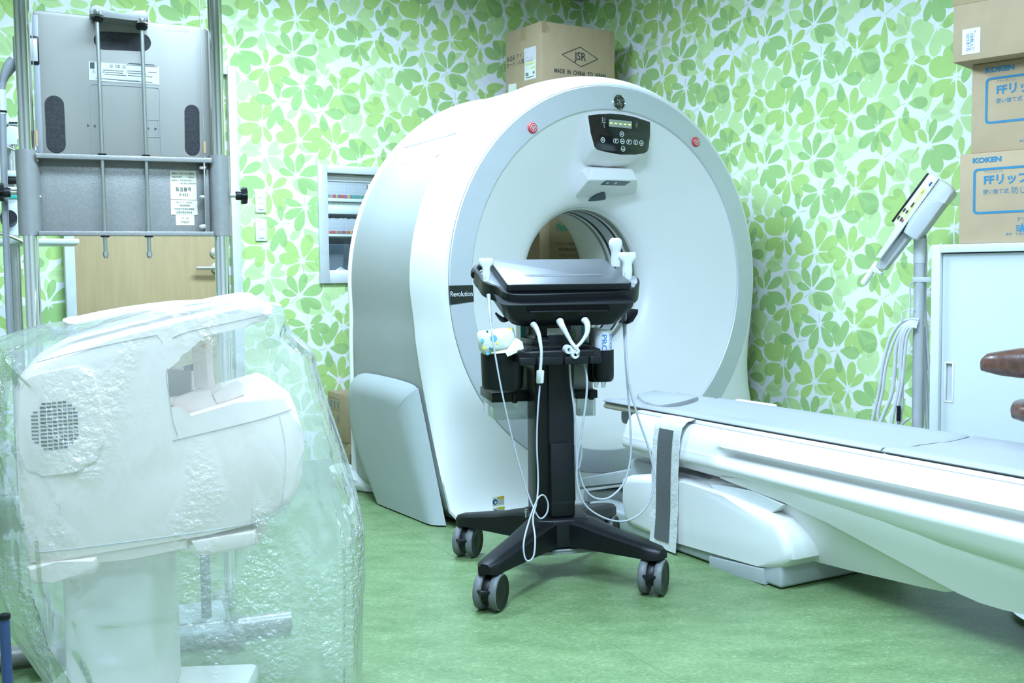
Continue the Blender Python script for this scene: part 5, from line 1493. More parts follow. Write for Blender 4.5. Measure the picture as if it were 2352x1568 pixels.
# ================================================================== X-ray cassette stand with flat detector
pL, pR = at_y(66, 440, 2.65), at_y(505, 450, 2.82)
XR = math.atan2(pR.y - pL.y, pR.x - pL.x)
X_ = Frame(pL.x, pL.y, XR)                       # x from the left pole to the right pole, y away from the camera
XW = (pR.xy - pL.xy).length
def xh(px, py, y=0.0): return X_.hit(px, py, 'y', y)
xst = empty('cassette_stand', X_, 'chrome two pole X-ray stand with hammered grey bracket holding a flat grey panel', 'X-ray stand')
PRAD = .0185
XTOP = 2.25
for x in (0, XW): tube('pole', [(x, 0, .05), (x, 0, XTOP)], PRAD, M['chrome'], xst, 28)
tube('top_bar', [(-.03, 0, XTOP + .012), (XW + .03, 0, XTOP + .012)], .016, M['chrome'], xst, 20)
tube('foot_bar', [(-.16, 0, .03), (XW + .16, 0, .03)], .028, M['hammer'], xst, 16)
for x in (0, XW): tube('foot_rail', [(x, -.10, .028), (x, .30, .028)], .026, M['hammer'], xst, 16)
zs0, zs1 = xh(68, 541, 0).z, xh(66, 345, 0).z
SR = .0275
for x in (0, XW):
    lathe('sleeve', [(PRAD + .001, zs0), (SR, zs0), (SR, zs1), (PRAD + .001, zs1)], M['castgrey'], xst, Matrix.Translation((x, 0, 0)), 36)
qd = xh(470, 1260, .06)
tube('rear_post', [(qd.x, .06, .05), (qd.x, .06, qd.z + .12)], .014, M['greyband'], xst, 16)
qa = xh(360, 1500, 0.0)
box('base_slab', (qa.x, XW + .02, -.06, .22, .004, .052), M['sidegrey'], xst, .018, 3)
# bracket: shallow tray between the sleeves, flanges turned to the front
YFp = .004
fx0, fx1 = SR * .75, XW - SR * .75
box('bracket_plate', (fx0, fx1, YFp, YFp + .003, zs0 + .004, zs1 - .006), M['hammer'], xst, .001)
zf1a, zf1b = xh(280, 357, -.03).z, xh(280, 368, -.03).z
zf0a, zf0b = xh(280, 531, -.03).z, xh(280, 541, -.03).z
box('bracket_flange', (fx0, fx1, -.030, YFp + .003, zf1b, zf1a), M['hammer'], xst, .0015)
box('bracket_flange', (fx0, fx1, -.030, YFp + .003, zf0b, zf0a), M['hammer'], xst, .0015)
ea = xh(469, 450, -.018)
box('end_angle', (ea.x, ea.x + .003, -.028, YFp, zf0a, zf1b), M['steel'], xst, .0006)
box('end_angle', (ea.x, fx1, YFp - .004, YFp, zf0a, zf1b), M['hammer'], xst, .0006)
for py in (385, 453, 520):
    q = xh(472, py, -.016)
    lathe('bolt', [(0, 0), (.0055, 0), (.0055, .012), (.0035, .016), (0, .016)], M['steel'], xst, along(q, (-1, 0, 0)), 6)
for py in (452, 525):
    q = xh(89, py, -.004)
    lathe('bolt', [(0, 0), (.004, 0), (.004, .006), (0, .006)], M['steel'], xst, along(q, (1, 0, 0)), 8)
# locking knobs
for px, py, d in ((38, 442, -1), (532, 449, 1)):
    q = xh(px, py, 0)
    x0 = (-SR if d < 0 else XW + SR)
    k = tube('knob_shaft', [(x0, 0, q.z), (x0 + d * .020, 0, q.z)], .0055, M['steel'], xst, 12)
    T = along((x0 + d * .014, 0, q.z), (d, 0, 0))
    bm = bmesh.new()
    add_lathe(bm, [(0, 0), (.011, 0), (.012, .003), (.012, .016), (0, .016)], T, 20)
    lob = [((.021 + .004 * math.cos(6 * a)) * math.cos(a), (.021 + .004 * math.cos(6 * a)) * math.sin(a)) for a in [2 * PI * i / 48 for i in range(48)]]
    add_prism(bm, lob, lambda a, b, dd: T @ Vector((a, b, dd)), .030, .015, .003, 2)
    bm_obj('locking_knob', bm, M['black'], xst)
# two threaded clamp rods with a shaped clamp head
RY = -.020
rods = []
for pxt, pxb in ((228, 239), (329, 340)):
    a, b = xh(pxt, 60, RY), xh(pxb, 588, RY)
    xr_ = (a.x + b.x) / 2
    rods.append(xr_)
    tube('clamp_rod', [(xr_, RY, b.z), (xr_, RY, a.z + .02)], .0052, M['steel'], xst, 14)
    bm = bmesh.new()
    for dz_, r in ((.0, .0062), (.004, .0075), (.010, .0075)): pass
    add_lathe(bm, [(0, -.006), (.004, -.006), (.0062, .0), (.0072, .002), (.0072, .010), (.0, .010)], Matrix.Translation((xr_, RY, b.z)), 6)
    bm_obj('rod_nut', bm, M['steel'], xst)
    for zz in (zf1a, zf0b - .004):
        lathe('rod_bush', [(.0055, 0), (.010, 0), (.011, .002), (.011, .004), (.0055, .004)], M['black'], xst, Matrix.Translation((xr_, RY, zz)), 18)
ck = [xh(px, py, -.030) for px, py in ((205, 34), (206, 20), (212, 12), (221, 10), (232, 14), (246, 25), (262, 30), (282, 32), (300, 31), (312, 25), (322, 22), (332, 23), (338, 31), (340, 46), (333, 51), (300, 47), (250, 41), (215, 40))]
ckh = prism('clamp_head', [(q.x, q.z) for q in ck], lambda a, b, d: Vector((a, d, b)), -.034, .022, M['castgrey'], xst, .004, 3)
for xr_, py in zip(rods, (40, 52)):
    z = xh(228, py, RY).z
    bm = bmesh.new()
    add_lathe(bm, [(0, .016), (.008, .013), (.011, .004), (.016, .0), (.0, .0)], Matrix.Translation((xr_, RY - .012, z + .002)), 20)
    bm_obj('rod_cap', bm, M['steel'], xst)
    lathe('rod_bush', [(.0055, -.012), (.012, -.010), (.015, -.004), (.015, .0), (.0055, .0)], M['black'], xst, Matrix.Translation((xr_, RY, z)), 20)
# lifting wires with crimps
for px, py0, py1, x in ((80, 300, 345, None), (470, 325, 360, None)):
    a = xh(px if px < 200 else 461, 5, -.012); b = xh(85 if px < 200 else 470, py1, -.012)
    tube('lift_wire', [(b.x, -.012, b.z), (b.x - .002, -.012, XTOP)], .0011, M['steel'], xst, 6)
    c0_, c1_ = xh(87 if px < 200 else 468, py0, -.012), xh(87 if px < 200 else 470, py1 - 8, -.012)
    tube('wire_crimp', [(b.x, -.013, c1_.z), (b.x, -.013, c0_.z)], [.0035, .0045], M['tape'], xst, 8)
    P = [(b.x + .003 * math.sin(i * 2.1), -.014, b.z - .004 * i) for i in range(8)]
    tube('wire_shackle', P, .0025, M['steel'], xst, 6, 3)
# cream rating labels
for (px0, py0, px1, py1), lines in (((391, 393, 450, 425), [(.80, '製造元　立位リーダー撮影台', .0052), (.56, '製造許可番号　　　11BZ6667', .0052), (.33, '製造販売元　埼玉県越谷市蒲生1-1-4', .0046), (.12, '　　　　　　株式会社 田中製作所', .0052)]),
                                  ((392, 426, 451, 458), [(.70, '製造番号', .0125), (.34, '01652', .0115)]),
                                  ((393, 460, 453, 493), [(.84, 'JMDNコード　40004000', .0050), (.63, '一般医療機器', .0062), (.39, '特定保守管理医療機器', .0062), (.16, '設置管理医療機器', .0062)]),
                                  ((404, 494, 446, 517), [(.68, 'LOT　NO', .0055), (.30, '070427', .0085)])):
    a, b = xh(px0, py1, YFp), xh(px1, py0, YFp)
    lb = box('rating_label', (a.x, b.x, YFp - .0012, YFp, a.z, b.z), M['creamlabel'], xst, .0)
    for fz, s, size in lines:
        text(lb, s, ((a.x + b.x) / 2, YFp - .0013, a.z + (b.z - a.z) * fz), (1, 0, 0), (0, 0, 1), size, M['ink'], 'label_print', 'CENTER', .82)

# flat panel detector resting in the bracket
DY = .030
dq = [xh(px, py, DY) for px, py in ((76, 22), (481, 64), (487, 372), (86, 345))]
dz0 = zs0 + .02
det = empty('flat_panel_detector', Frame(X_.o.x, X_.o.y, XR), 'large flat grey X-ray detector panel with three black foam pads, clamped in the chrome stand', 'X-ray panel')
dx0, dx1 = (dq[0].x + dq[3].x) / 2, (dq[1].x + dq[2].x) / 2
dzt0, dzt1 = dq[0].z, dq[1].z
oo = [(dx0, dz0), (dx1, dz0), (dx1, dzt1 - .012), (dx1 - .004, dzt1 - .004), (dx1 - .012, dzt1), (dx0 + .010, dzt0), (dx0 + .003, dzt0 - .003), (dx0, dzt0 - .01)]
prism('panel_body', oo, lambda a, b, d: Vector((a, d, b)), DY, DY + .016, M['panel'], det, .0035, 3)
def onp(px, py): return xh(px, py, DY)
def pill(pts_px, r):
    (ax, ay), (bx, by) = pts_px
    a, b = onp(ax, ay), onp(bx, by)
    d = Vector((b.x - a.x, b.z - a.z)); L = d.length; d.normalize(); nrm = Vector((-d.y, d.x))
    out = []
    for c, s in (((b.x, b.z), 1), ((a.x, a.z), -1)):
        for i in range(11):
            t = -PI / 2 + PI * i / 10
            w = d * (math.cos(t) * s) + nrm * (math.sin(t) * s)
            out.append((c[0] + w.x * r, c[1] + w.y * r))
    return out
for e, r in ((((125, 240), (129, 331)), .0228), (((441, 257), (442, 341)), .0190), (((237, 93), (326, 97)), .0228)):
    prism('foam_pad', pill(e, r), lambda a, b, d: Vector((a, d, b)), DY - .0015, DY + .002, M['pad'], det, .0008, 1)
# battery door outline and marks
cs = [onp(px, py) for px, py in ((212, 352), (206.5, 200), (210, 194), (216, 193.5), (358, 201.5), (364, 203), (366.5, 209), (370, 356))]
tube('battery_door_edge', [(q.x, DY - .0004, q.z) for q in cs], .0012, M['greyband'], det, 6)
for pts in (((337, 275), (366, 275.5)), ((337, 314), (368, 315.5)), ((337.5, 275), (339, 314)), ((363, 276), (365, 315))):
    a, b = onp(*pts[0]), onp(*pts[1])
    tube('latch_edge', [(a.x, DY - .0004, a.z), (b.x, DY - .0004, b.z)], .0009, M['greyband'], det, 6)
for px, py, s in ((203, 288, 1), (217, 289.5, -1)):
    q = onp(px, py)
    mesh('arrow_mark', [(q.x - .003 * s, DY - .0006, q.z + .0045), (q.x - .003 * s, DY - .0006, q.z - .0045), (q.x + .003 * s, DY - .0006, q.z)], [(0, 1, 2)], M['ink'], det)
for px, py in ((340, 295), (357, 296)):
    q = onp(px, py)
    lathe('latch_mark', [(.003, 0), (.003, .0008), (0, .0008)], M['ink'], det, along((q.x, DY, q.z), (0, -1, 0)), 12)
a, b = onp(204, 184), onp(366, 152)
lq = [onp(px, py) for px, py in ((204.5, 184), (366, 195), (365, 153), (203.5, 141))]
dl = quad('rating_label', [(q.x, DY - .0004, q.z) for q in lq], M['panel'], det, .0005)
dl.data.materials.clear(); M['silverlabel'] = mat('silver_label', (.50, .51, .51), .4, metal=.2); dl.data.materials.append(M['silverlabel'])
for pts in (((207, 143), (217, 143.5), (217, 158), (207, 157)),):
    qq_ = [onp(*p) for p in pts]
    quad('code_block', [(q.x, DY - .0012, q.z) for q in qq_[::-1]], M['ink'], dl, .0003)
for px, py, s, sz in ((226, 165, '⚠ ☢ ✕', .0085), (270, 153, 'Ⓤ  CE  ♺', .0095)):
    q = onp(px, py); text(dl, s, (q.x, DY - .0012, q.z), (1, 0, 0), (0, 0, 1), sz, M['ink'], 'label_print', 'CENTER')
for i, (px, py, w) in enumerate(((325, 147, 60), (325, 151, 70), (260, 162, 46), (312, 164, 40), (350, 166, 20), (262, 167, 40), (315, 169, 44), (265, 172, 50), (322, 175, 56), (270, 183, 100), (310, 187, 80))):
    a, b = onp(px - w / 2, py - w * .034), onp(px + w / 2, py + w * .034)
    tube('label_line', [(a.x, DY - .0012, a.z), (b.x, DY - .0012, b.z)], .0010, M['greyink'], dl, 4)
a, b = onp(378, 59), onp(436, 74)
box('clear_sticker', (a.x, b.x, DY - .0005, DY - .0001, b.z, a.z), M['sticker'], det, 0)
# plug and lead at the left edge
pq = [xh(px, py, DY - .004) for px, py in ((62, 81), (88, 82), (89, 149), (66, 147))]
pb0, pb1 = min(q.x for q in pq), max(q.x for q in pq)
box('cable_plug', (pb0 - .034, pb0 + .004, DY - .006, DY + .018, pq[3].z, pq[0].z), M['greyband'], det, .008, 3)
box('plug_end', (pb0 + .002, pb1, DY - .005, DY + .006, pq[3].z, pq[0].z), M['black'], det, .003)
box('plug_latch', (pb0 + .002, pb1 - .003, DY - .008, DY - .003, pq[3].z + .007, pq[0].z - .007), M['silverlabel'], det, .002)
a, b = xh(70, 100, DY), xh(84, 320, DY)
box('panel_edge', (dx0 - .004, dx0 + .012, DY - .0012, DY + .014, dz0, dzt0 - .012), M['greyband'], det, .002)
lp = [xh(px, py, DY + .006) for px, py in ((34, 140), (25, 150), (13, 170), (7, 190), (5, 215), (7, 300), (10, 420), (14, 540), (20, 700), (25, 800))]
P = spline(lp, 5)
tube('detector_lead', P, [.016 if i < 6 else max(.0082, .016 - (i - 6) * .0009) for i in range(len(P))], M['greyband'], det, 14)
a, b = xh(5, 206, DY + .006), xh(7, 262, DY + .006)
tube('lead_sleeve', [a, b], .0088, M['device'], det, 14)
a, b = xh(7, 254, DY + .006), xh(7, 259, DY + .006)
tube('lead_mark', [a, b], .0091, M['black'], det, 14)

# ================================================================== bagged beige machine, left foreground
MY = 2.12
Q_ = Frame(-.72, MY, math.radians(4))
mac = empty('scanner_unit', Q_, 'bulky beige C-shaped machine with round side vent, under a clear plastic cover', 'medical device')
def mh(px, py, y=0.0): return Q_.hit(px, py, 'y', y)
out_px = [(62, 1300), (46, 1180), (36, 1000), (33, 900), (40, 870), (75, 842), (150, 806), (260, 778), (345, 757), (430, 735), (540, 712), (600, 702), (622, 701), (631, 708), (629, 722), (616, 738), (560, 752), (470, 772), (420, 786), (398, 798), (386, 822), (384, 850), (388, 900), (392, 935), (396, 962), (440, 955), (540, 925), (640, 893), (668, 905), (684, 940), (694, 980), (699, 1030), (699, 1090), (690, 1130), (672, 1160), (640, 1185), (590, 1207), (480, 1228), (300, 1258), (150, 1283)]
pts = [(q.x, q.z) for q in (mh(*p) for p in out_px)]
v, f = [], []
NPt = len(pts)
cxm_, czm_ = sum(p[0] for p in pts) / NPt, sum(p[1] for p in pts) / NPt
bm = bmesh.new()
add_prism(bm, pts, lambda a, b, d: Vector((a - .31 * d, d, b + d * (.02 + .05 * max(0, min(1, (b - .80) / .1))))), 0, .34, .022, 4, True)
bm_obj('machine_body', bm, M['beige'], mac, 40)
# seams and details on the side face
def seam(px_list, r=.0008, m='beigeline', y=-.0005):
    tube('panel_seam', spline([mh(px, py, y) for px, py in px_list], 4), r, M[m], mac, 6)
seam([(84, 832), (200, 802), (345, 772), (362, 773), (374, 786)])
seam([(396, 776), (430, 762), (520, 742), (636, 716)], .0009)
seam([(384, 846), (383, 870), (388, 905), (396, 962), (408, 1000)], .0009)
seam([(396, 1012), (500, 987), (600, 962), (670, 940)], .0009)
seam([(64, 1230), (80, 1262), (110, 1266), (300, 1243), (480, 1218), (600, 1194), (660, 1160)], .0012, 'ring')
seam([(640, 950), (652, 1000), (656, 1060), (650, 1130), (640, 1190)], .0009, 'ring')
# raised panel round the vent
dp = [mh(px, py, 0) for px, py in ((46, 1040), (48, 900), (60, 872), (110, 855), (185, 842), (208, 850), (220, 875), (230, 930), (238, 1000), (232, 1050), (200, 1076), (120, 1090), (62, 1086))]
prism('vent_panel', [(q.x, q.z) for q in spline(dp, 3, True)], lambda a, b, d: Vector((a, d, b)), -.004, .010, M['beige'], mac, .010, 4)
# vent: staggered slots inside a circle
vc = mh(126, 977, -.004)
bm = bmesh.new()
vr = mh(181, 970, -.004).x - vc.x
rowh = vr * 2.1 / 13
ang = math.radians(4.5)
for r_ in range(13):
    zz = (r_ - 6) * rowh
    half = math.sqrt(max(.0, (vr * 1.1) ** 2 - zz ** 2)) * .98
    half = min(half, vr)
    for cx_, w in ((-.82, .15), (-.46, .13), (-.20, .10), (.02, .09), (.24, .09), (.44, .08), (.66, .10), (.88, .10)):
        a0, a1 = (cx_ - w) * vr, (cx_ + w * .86) * vr
        a0, a1 = max(a0, -half), min(a1, half)
        if a1 - a0 < .004: continue
        add_box(bm, vc.x + a0, vc.x + a1, vc.y - .0008, vc.y + .004, vc.z + zz - rowh * .24 + (a0 + a1) / 2 * math.tan(ang), vc.z + zz + rowh * .24 + (a0 + a1) / 2 * math.tan(ang))
bm_obj('vent_slots', bm, M['dark'], mac, None)
# lower plinth and feet pads
def mblock(name, px_list, y0, y1, m, bev=.008):
    q = [mh(px, py, y0) for px, py in px_list]
    return prism(name, [(p.x, p.z) for p in q], lambda a, b, d: Vector((a, d, b)), y0, y1, m, mac, bev, 3)
mblock('lower_tray', [(60, 1302), (130, 1290), (222, 1279), (224, 1300), (215, 1318), (120, 1338), (78, 1344), (64, 1330)], -.004, .20, M['beige'])
mblock('lower_plate', [(64, 1282), (300, 1254), (430, 1234), (430, 1262), (300, 1284), (100, 1308)], .004, .25, M['beige'], .004)
mblock('lower_tray', [(437, 1243), (520, 1230), (588, 1217), (592, 1250), (560, 1262), (470, 1278), (450, 1274)], -.002, .14, M['beige'])
# parts in the jaw: column, head clamp blocks
mblock('head_support', [(440, 800), (474, 788), (476, 860), (482, 900), (446, 890), (444, 850)], .10, .16, M['beige'], .004)
mblock('chin_rest', [(396, 935), (398, 915), (440, 900), (480, 896), (498, 930), (496, 944), (420, 962)], .05, .17, M['beige'], .004)
mblock('chin_rest', [(487, 905), (545, 872), (560, 880), (562, 908), (530, 918), (498, 930)], .05, .17, M['beige'], .004)
mblock('dark_joint', [(372, 832), (388, 824), (392, 838), (376, 842)], .06, .12, M['greyband'], .002)
mblock('dark_joint', [(420, 842), (438, 838), (440, 852), (424, 852)], .10, .15, M['greyband'], .002)
mblock('jaw_post', [(384, 845), (440, 852), (440, 905), (388, 912)], .16, .22, M['offwhite'], .003)
# column and foot
ca, cb = mh(132, 1320, .04), mh(358, 1560, .04)
cxA, cxB = mh(140, 1400, .04).x, mh(352, 1400, .04).x
bm = bmesh.new()
add_box(bm, cxA, cxB, .04, .27, .06, ca.z + .06, .02, 3)
bm_obj('column', bm, M['offwhite'], mac)
box('base_plate', (cxA - .12, cxB + .16, -.06, .36, .0, .06), M['offwhite'], mac, .015)
ta, tb_ = mh(400, 1500, .2), mh(540, 1480, .2)
# clear dust cover draped over the machine
bagpx_r = [(560, 688.5), (640, 692), (662, 708), (690, 752), (716, 802), (726, 845), (738, 885), (765, 960), (795, 1045), (815, 1115), (832, 1192), (831, 1290), (829, 1390), (827, 1480), (824, 1568), (822, 1700)]
BP = [mh(px, py, .16) for px, py in bagpx_r]
def by_depth(x, y):
    """The cover narrows towards the front like the machine under it."""
    return (x - .72) * (MY + y) / (MY + .16) + .72
def bag_right(z):
    for a, b in zip(BP, BP[1:]):
        if b.z <= z <= a.z:
            t = (a.z - z) / max(1e-6, a.z - b.z)
            return a.x + (b.x - a.x) * t
    return BP[-1].x if z < BP[-1].z else BP[0].x
LP = [mh(px, py, .16) for px, py in ((-40, 800), (-70, 900), (-60, 1100), (-40, 1300), (5, 1415), (60, 1490), (120, 1568), (150, 1700))]
def bag_left(z):
    for a, b in zip(LP, LP[1:]):
        if b.z <= z <= a.z: return a.x + (b.x - a.x) * (a.z - z) / max(1e-6, a.z - b.z)
    return LP[0].x if z > LP[0].z else LP[-1].x
TP = [mh(px, py, .16) for px, py in ((-40, 790), (30, 768), (100, 746), (150, 739), (300, 710), (430, 695), (540, 687.5), (610, 689), (640, 692))]
def bag_top(x):
    for a, b in zip(TP, TP[1:]):
        if a.x <= x <= b.x: return a.z + (b.z - a.z) * (x - a.x) / (b.x - a.x)
    return TP[0].z if x < TP[0].x else TP[-1].z - (x - TP[-1].x) * .9
from mathutils import noise as mnoise
ZBOT = BP[-1].z
NU, NV = 220, 150
v, f = [], []
rb = random.Random(5)
for j in range(NV + 1):
    w = j / NV
    for i in range(NU):
        a = 2 * PI * i / NU
        c, s = math.cos(a), math.sin(a)
        # superellipse loop in plan
        ex = math.copysign(abs(c) ** .40, c); ey = math.copysign(abs(s) ** .40, s)
        if w < .12:
            k = w / .12
            xx = -.12 + ex * .46 * k
            yy = .165 + ey * .195 * (.25 + .75 * k) * (k ** .4 if k > 0 else 0)
            xx = max(bag_left(.9) + .03, min(BP[1].x, xx + .02))
            zt = bag_top(xx)
            z = zt - .018 * (abs(ey) * k) ** 2 * (.3 if s > 0 else 1.0) - .012 * k ** 4 * abs(ex)
            v.append(Vector((by_depth(xx, yy), yy, z)))
            continue
        k = (w - .12) / .88
        # start from the rim left by the cap
        xx0 = max(bag_left(.9) + .03, min(BP[1].x, -.12 + ex * .46 + .02))
        zt = bag_top(xx0) - .018 * abs(ey) ** 2 * (.3 if s > 0 else 1.0) - .012 * abs(ex)
        z = zt + (ZBOT - zt) * k
        xl_, xr_ = bag_left(z), bag_right(z)
        mid, hw_ = (xl_ + xr_) / 2, (xr_ - xl_) / 2
        flare = .195 + .03 * k
        xx1 = mid + ex * hw_
        t = min(1.0, k / .10); t = t * t * (3 - 2 * t)
        xx = xx0 + (xx1 - xx0) * t
        front = -.012 - .030 * k * max(0, math.sin(6 * a)) - .02 * k
        yy = .165 + ey * (flare + (.012 if s < 0 else .02))
        # hanging folds grow towards the hem
        amp = .004 + .020 * max(0, k - .2)
        n1 = mnoise.noise(Vector((i / NU * 26, k * 2.2, 3.1))) + .5 * mnoise.noise(Vector((i / NU * 60, k * 5, 8.2)))
        rid = 1 - abs(mnoise.noise(Vector((xx * 9 + z * 2.5, yy * 4, z * 6)))) * 2
        n2 = max(0, rid) ** 5
        d = amp * n1 + .003 * n2
        nx_, ny_ = c * .8, s
        if k < .62: d = abs(d)
        edge = max(0.0, 1 - abs(abs(ex) - 1) * 3)
        xx = by_depth(xx, yy)
        v.append(Vector((xx + (nx_ * d * (.25 if abs(c) > .8 else .6)), yy + ny_ * d, z)))
for j in range(NV):
    for i in range(NU):
        f.append((j * NU + i, j * NU + (i + 1) % NU, (j + 1) * NU + (i + 1) % NU, (j + 1) * NU + i))
me = bpy.data.meshes.new('dust_cover'); me.from_pydata([tuple(q) for q in v], [], f)
bm = bmesh.new(); bm.from_mesh(me); bmesh.ops.remove_doubles(bm, verts=bm.verts, dist=1e-5); bm.to_mesh(me); bm.free()
bag = link('dust_cover', me, M['bag'], None, 60)
bag.location = Q_.o; bag.rotation_euler = (0, 0, Q_.rot)
tag(bag, 'crinkled clear plastic dust cover draped over the beige machine, reaching the floor', 'dust cover')
# creased white tape along the top fold of the cover
tp = []
for px, py0, py1 in ((146, 739, 742), (160, 735, 749), (182, 731, 752), (230, 722, 742), (290, 711, 730), (340, 703, 720), (400, 698, 712), (450, 695, 704), (490, 692, 697)):
    tp.append((mh(px, py0 - .5, .150), mh(px, py1, .085)))
v, f = [], []
for k, (a, b) in enumerate(tp):
    for s in range(5):
        q = a.lerp(b, s / 4); v.append(q + Vector((0, -.004, .0065 + .001 * math.sin(k * 2.3 + s))))
for k in range(len(tp) - 1):
    for s in range(4): f.append((k * 5 + s, k * 5 + s + 1, (k + 1) * 5 + s + 1, (k + 1) * 5 + s))
tpo = mesh('tape_strip', v, f, M['tapewhite'], None, 60)
tpo.location = Q_.o; tpo.rotation_euler = (0, 0, Q_.rot)
sm = tpo.modifiers.new('thickness', 'SOLIDIFY'); sm.thickness = .0012
tag(tpo, 'creased white tape strip stuck along the top of the plastic dust cover', 'tape')
# dark blue post at the far left edge
a = at_y(14, 1420, 2.0)
PFm = Frame(a.x, a.y, 0)
po = empty('post', PFm, 'dark blue metal post at the far left, beside the hem of the plastic cover', 'post')
tube('post_tube', [(0, 0, .01), (-.004, 0, a.z)], .010, M['bluepost'], po, 12)
lathe('post_cap', [(0, .0), (.012, .0), (.012, .008), (0, .012)], M['black'], po, Matrix.Translation((-.004, 0, a.z)), 16)
box('foot_plate', (-.05, .05, -.04, .04, 0, .012), M['bluepost'], po, .003)

# ================================================================== cartons
def carton(name, label, F, w, d, h, group=None, m='card', tape=True, cat='box'):
    """Closed carton: x along the front face, y to the back; origin at the front-left bottom corner."""
    r = empty(name, F, label, cat, group)
    bm = bmesh.new()
    add_box(bm, 0, w, 0, d, 0, h, .004, 2)
    bm_obj('carton_body', bm, M[m], r)
    bm = bmesh.new()
    add_box(bm, .002, w - .002, .003, d / 2 - .001, h - .002, h + .0015)
    add_box(bm, .002, w - .002, d / 2 + .001, d - .003, h - .002, h + .0015)
    bm_obj('carton_flap', bm, M[m], r)
    if tape:
        bm = bmesh.new()
        add_box(bm, -.0008, w + .0008, d / 2 - .025, d / 2 + .025, h - .001, h + .0022)
        add_box(bm, -.0010, .0, d / 2 - .025, d / 2 + .025, h - .07, h + .002)
        bm_obj('sealing_tape', bm, M['tape'], r)
    return r
XA, ZA, YA = (1, 0, 0), (0, 0, 1), (0, 1, 0)

# stack in the far corner behind the gantry (aligned with the walls)
p0 = at_y(1245, 110, 5.75)
JF = Frame(p0.x, p0.y, AZ)
jt = JF.hit(1245, 48, 'y', 0).z
JB = jt - .46
wj = JF.hit(1412, 120, 'y', 0).x
dj = JF.hit(1161, 120, 'x', 0).y
JF2 = Frame(p0.x, p0.y, AZ, JB)
jb = carton('carton', 'brown carton with a black diamond mark, on top of the stack behind the scanner', JF2, wj, dj, jt - JB, 'cartons stacked behind the scanner')
def jh(px, py, ax='y'): 
    q = JF2.hit(px, py, ax, 0); return q
dm = [jh(*p) for p in ((1291, 125), (1332.5, 108), (1373, 136), (1334, 153.5))]
cd = sum((Vector((q.x, 0, q.z)) for q in dm), Vector()) / 4
bm = bmesh.new()
for k in range(4):
    a, b = dm[k], dm[(k + 1) % 4]
    add_tube(bm, [Vector((a.x, -.0006, a.z)), Vector((b.x, -.0006, b.z))], .0022, 6)
bm_obj('diamond_mark', bm, M['ink'], jb)
text(jb, 'JSR', (cd.x, -.0004, cd.z), XA, ZA, .062, M['ink'], 'lettering', 'CENTER', .95, .001)
q = jh(1333, 169); text(jb, 'MADE  IN  CHINA  TO  JAPAN', (q.x, -.0004, q.z), XA, ZA, .033, M['ink'], 'lettering', 'CENTER', .82, .0008)
q = jh(1258, 64); text(jb, 'C/NO.', (q.x, -.0004, q.z), (.45, 0, -1), (1, 0, .45), .018, M['greyink'], 'lettering', 'CENTER')
XM = (0, -1, 0)
for px, py, s, sz in ((1164, 139, '商品名 アイソレーションガウン', .032), (1164, 153, 'カートン入数 100枚', .032)):
    q = jh(px, py, 'x'); 
    text(jb, s[:9] if 'ア' in s else s, (-.0004, q.y, q.z), XM, ZA, sz, M['ink'], 'lettering', 'LEFT', .95)
ql = [jh(px, py, 'x') for px, py in ((1205, 185), (1231, 179), (1231, 106), (1205, 112))]
lb = quad('shipping_label', [(-.0006, q.y, q.z) for q in ql], M['paper'], jb, -.0008)
y0, y1 = ql[0].y, ql[1].y; z0, z1 = (ql[0].z + ql[1].z) / 2, (ql[2].z + ql[3].z) / 2
M['pinkpaper'] = mat('pale_pink_paper', (.74, .66, .72), .7); M['paleyellow'] = mat('pale_yellow_paper', (.74, .68, .30), .7)
def lbl(a, b, c, d, m, t=.0022): box('label_block', (-t, -.0012, min(y0 + (y1 - y0) * a, y0 + (y1 - y0) * b), max(y0 + (y1 - y0) * a, y0 + (y1 - y0) * b), z0 + (z1 - z0) * c, z0 + (z1 - z0) * d), M[m], lb, 0)
lbl(0, 1, .60, 1.0, 'pinkpaper'); lbl(.1, .9, .47, .54, 'paleyellow'); lbl(.5, .95, .33, .38, 'paleyellow')
lbl(.12, .35, .13, .23, 'greyink'); lbl(.75, .9, .15, .22, 'greyink'); lbl(.15, .8, .06, .09, 'greyink'); lbl(.4, .8, .66, .67, 'red'); lbl(.1, .35, .69, .70, 'red')
ql = [jh(px, py, 'x') for px, py in ((1168, 216), (1186, 211), (1186, 191), (1168, 194))]
quad('shipping_label', [(-.0006, q.y, q.z) for q in ql], M['paper'], jb, -.0008)
bm = bmesh.new()
add_box(bm, wj - .035, wj + .001, -.0012, .0, jt - JB - .085, jt - JB - .002); add_box(bm, -.001, .03, -.0012, 0, jt - JB - .06, jt - JB)
bm_obj('corner_tape', bm, M['tape'], jb)
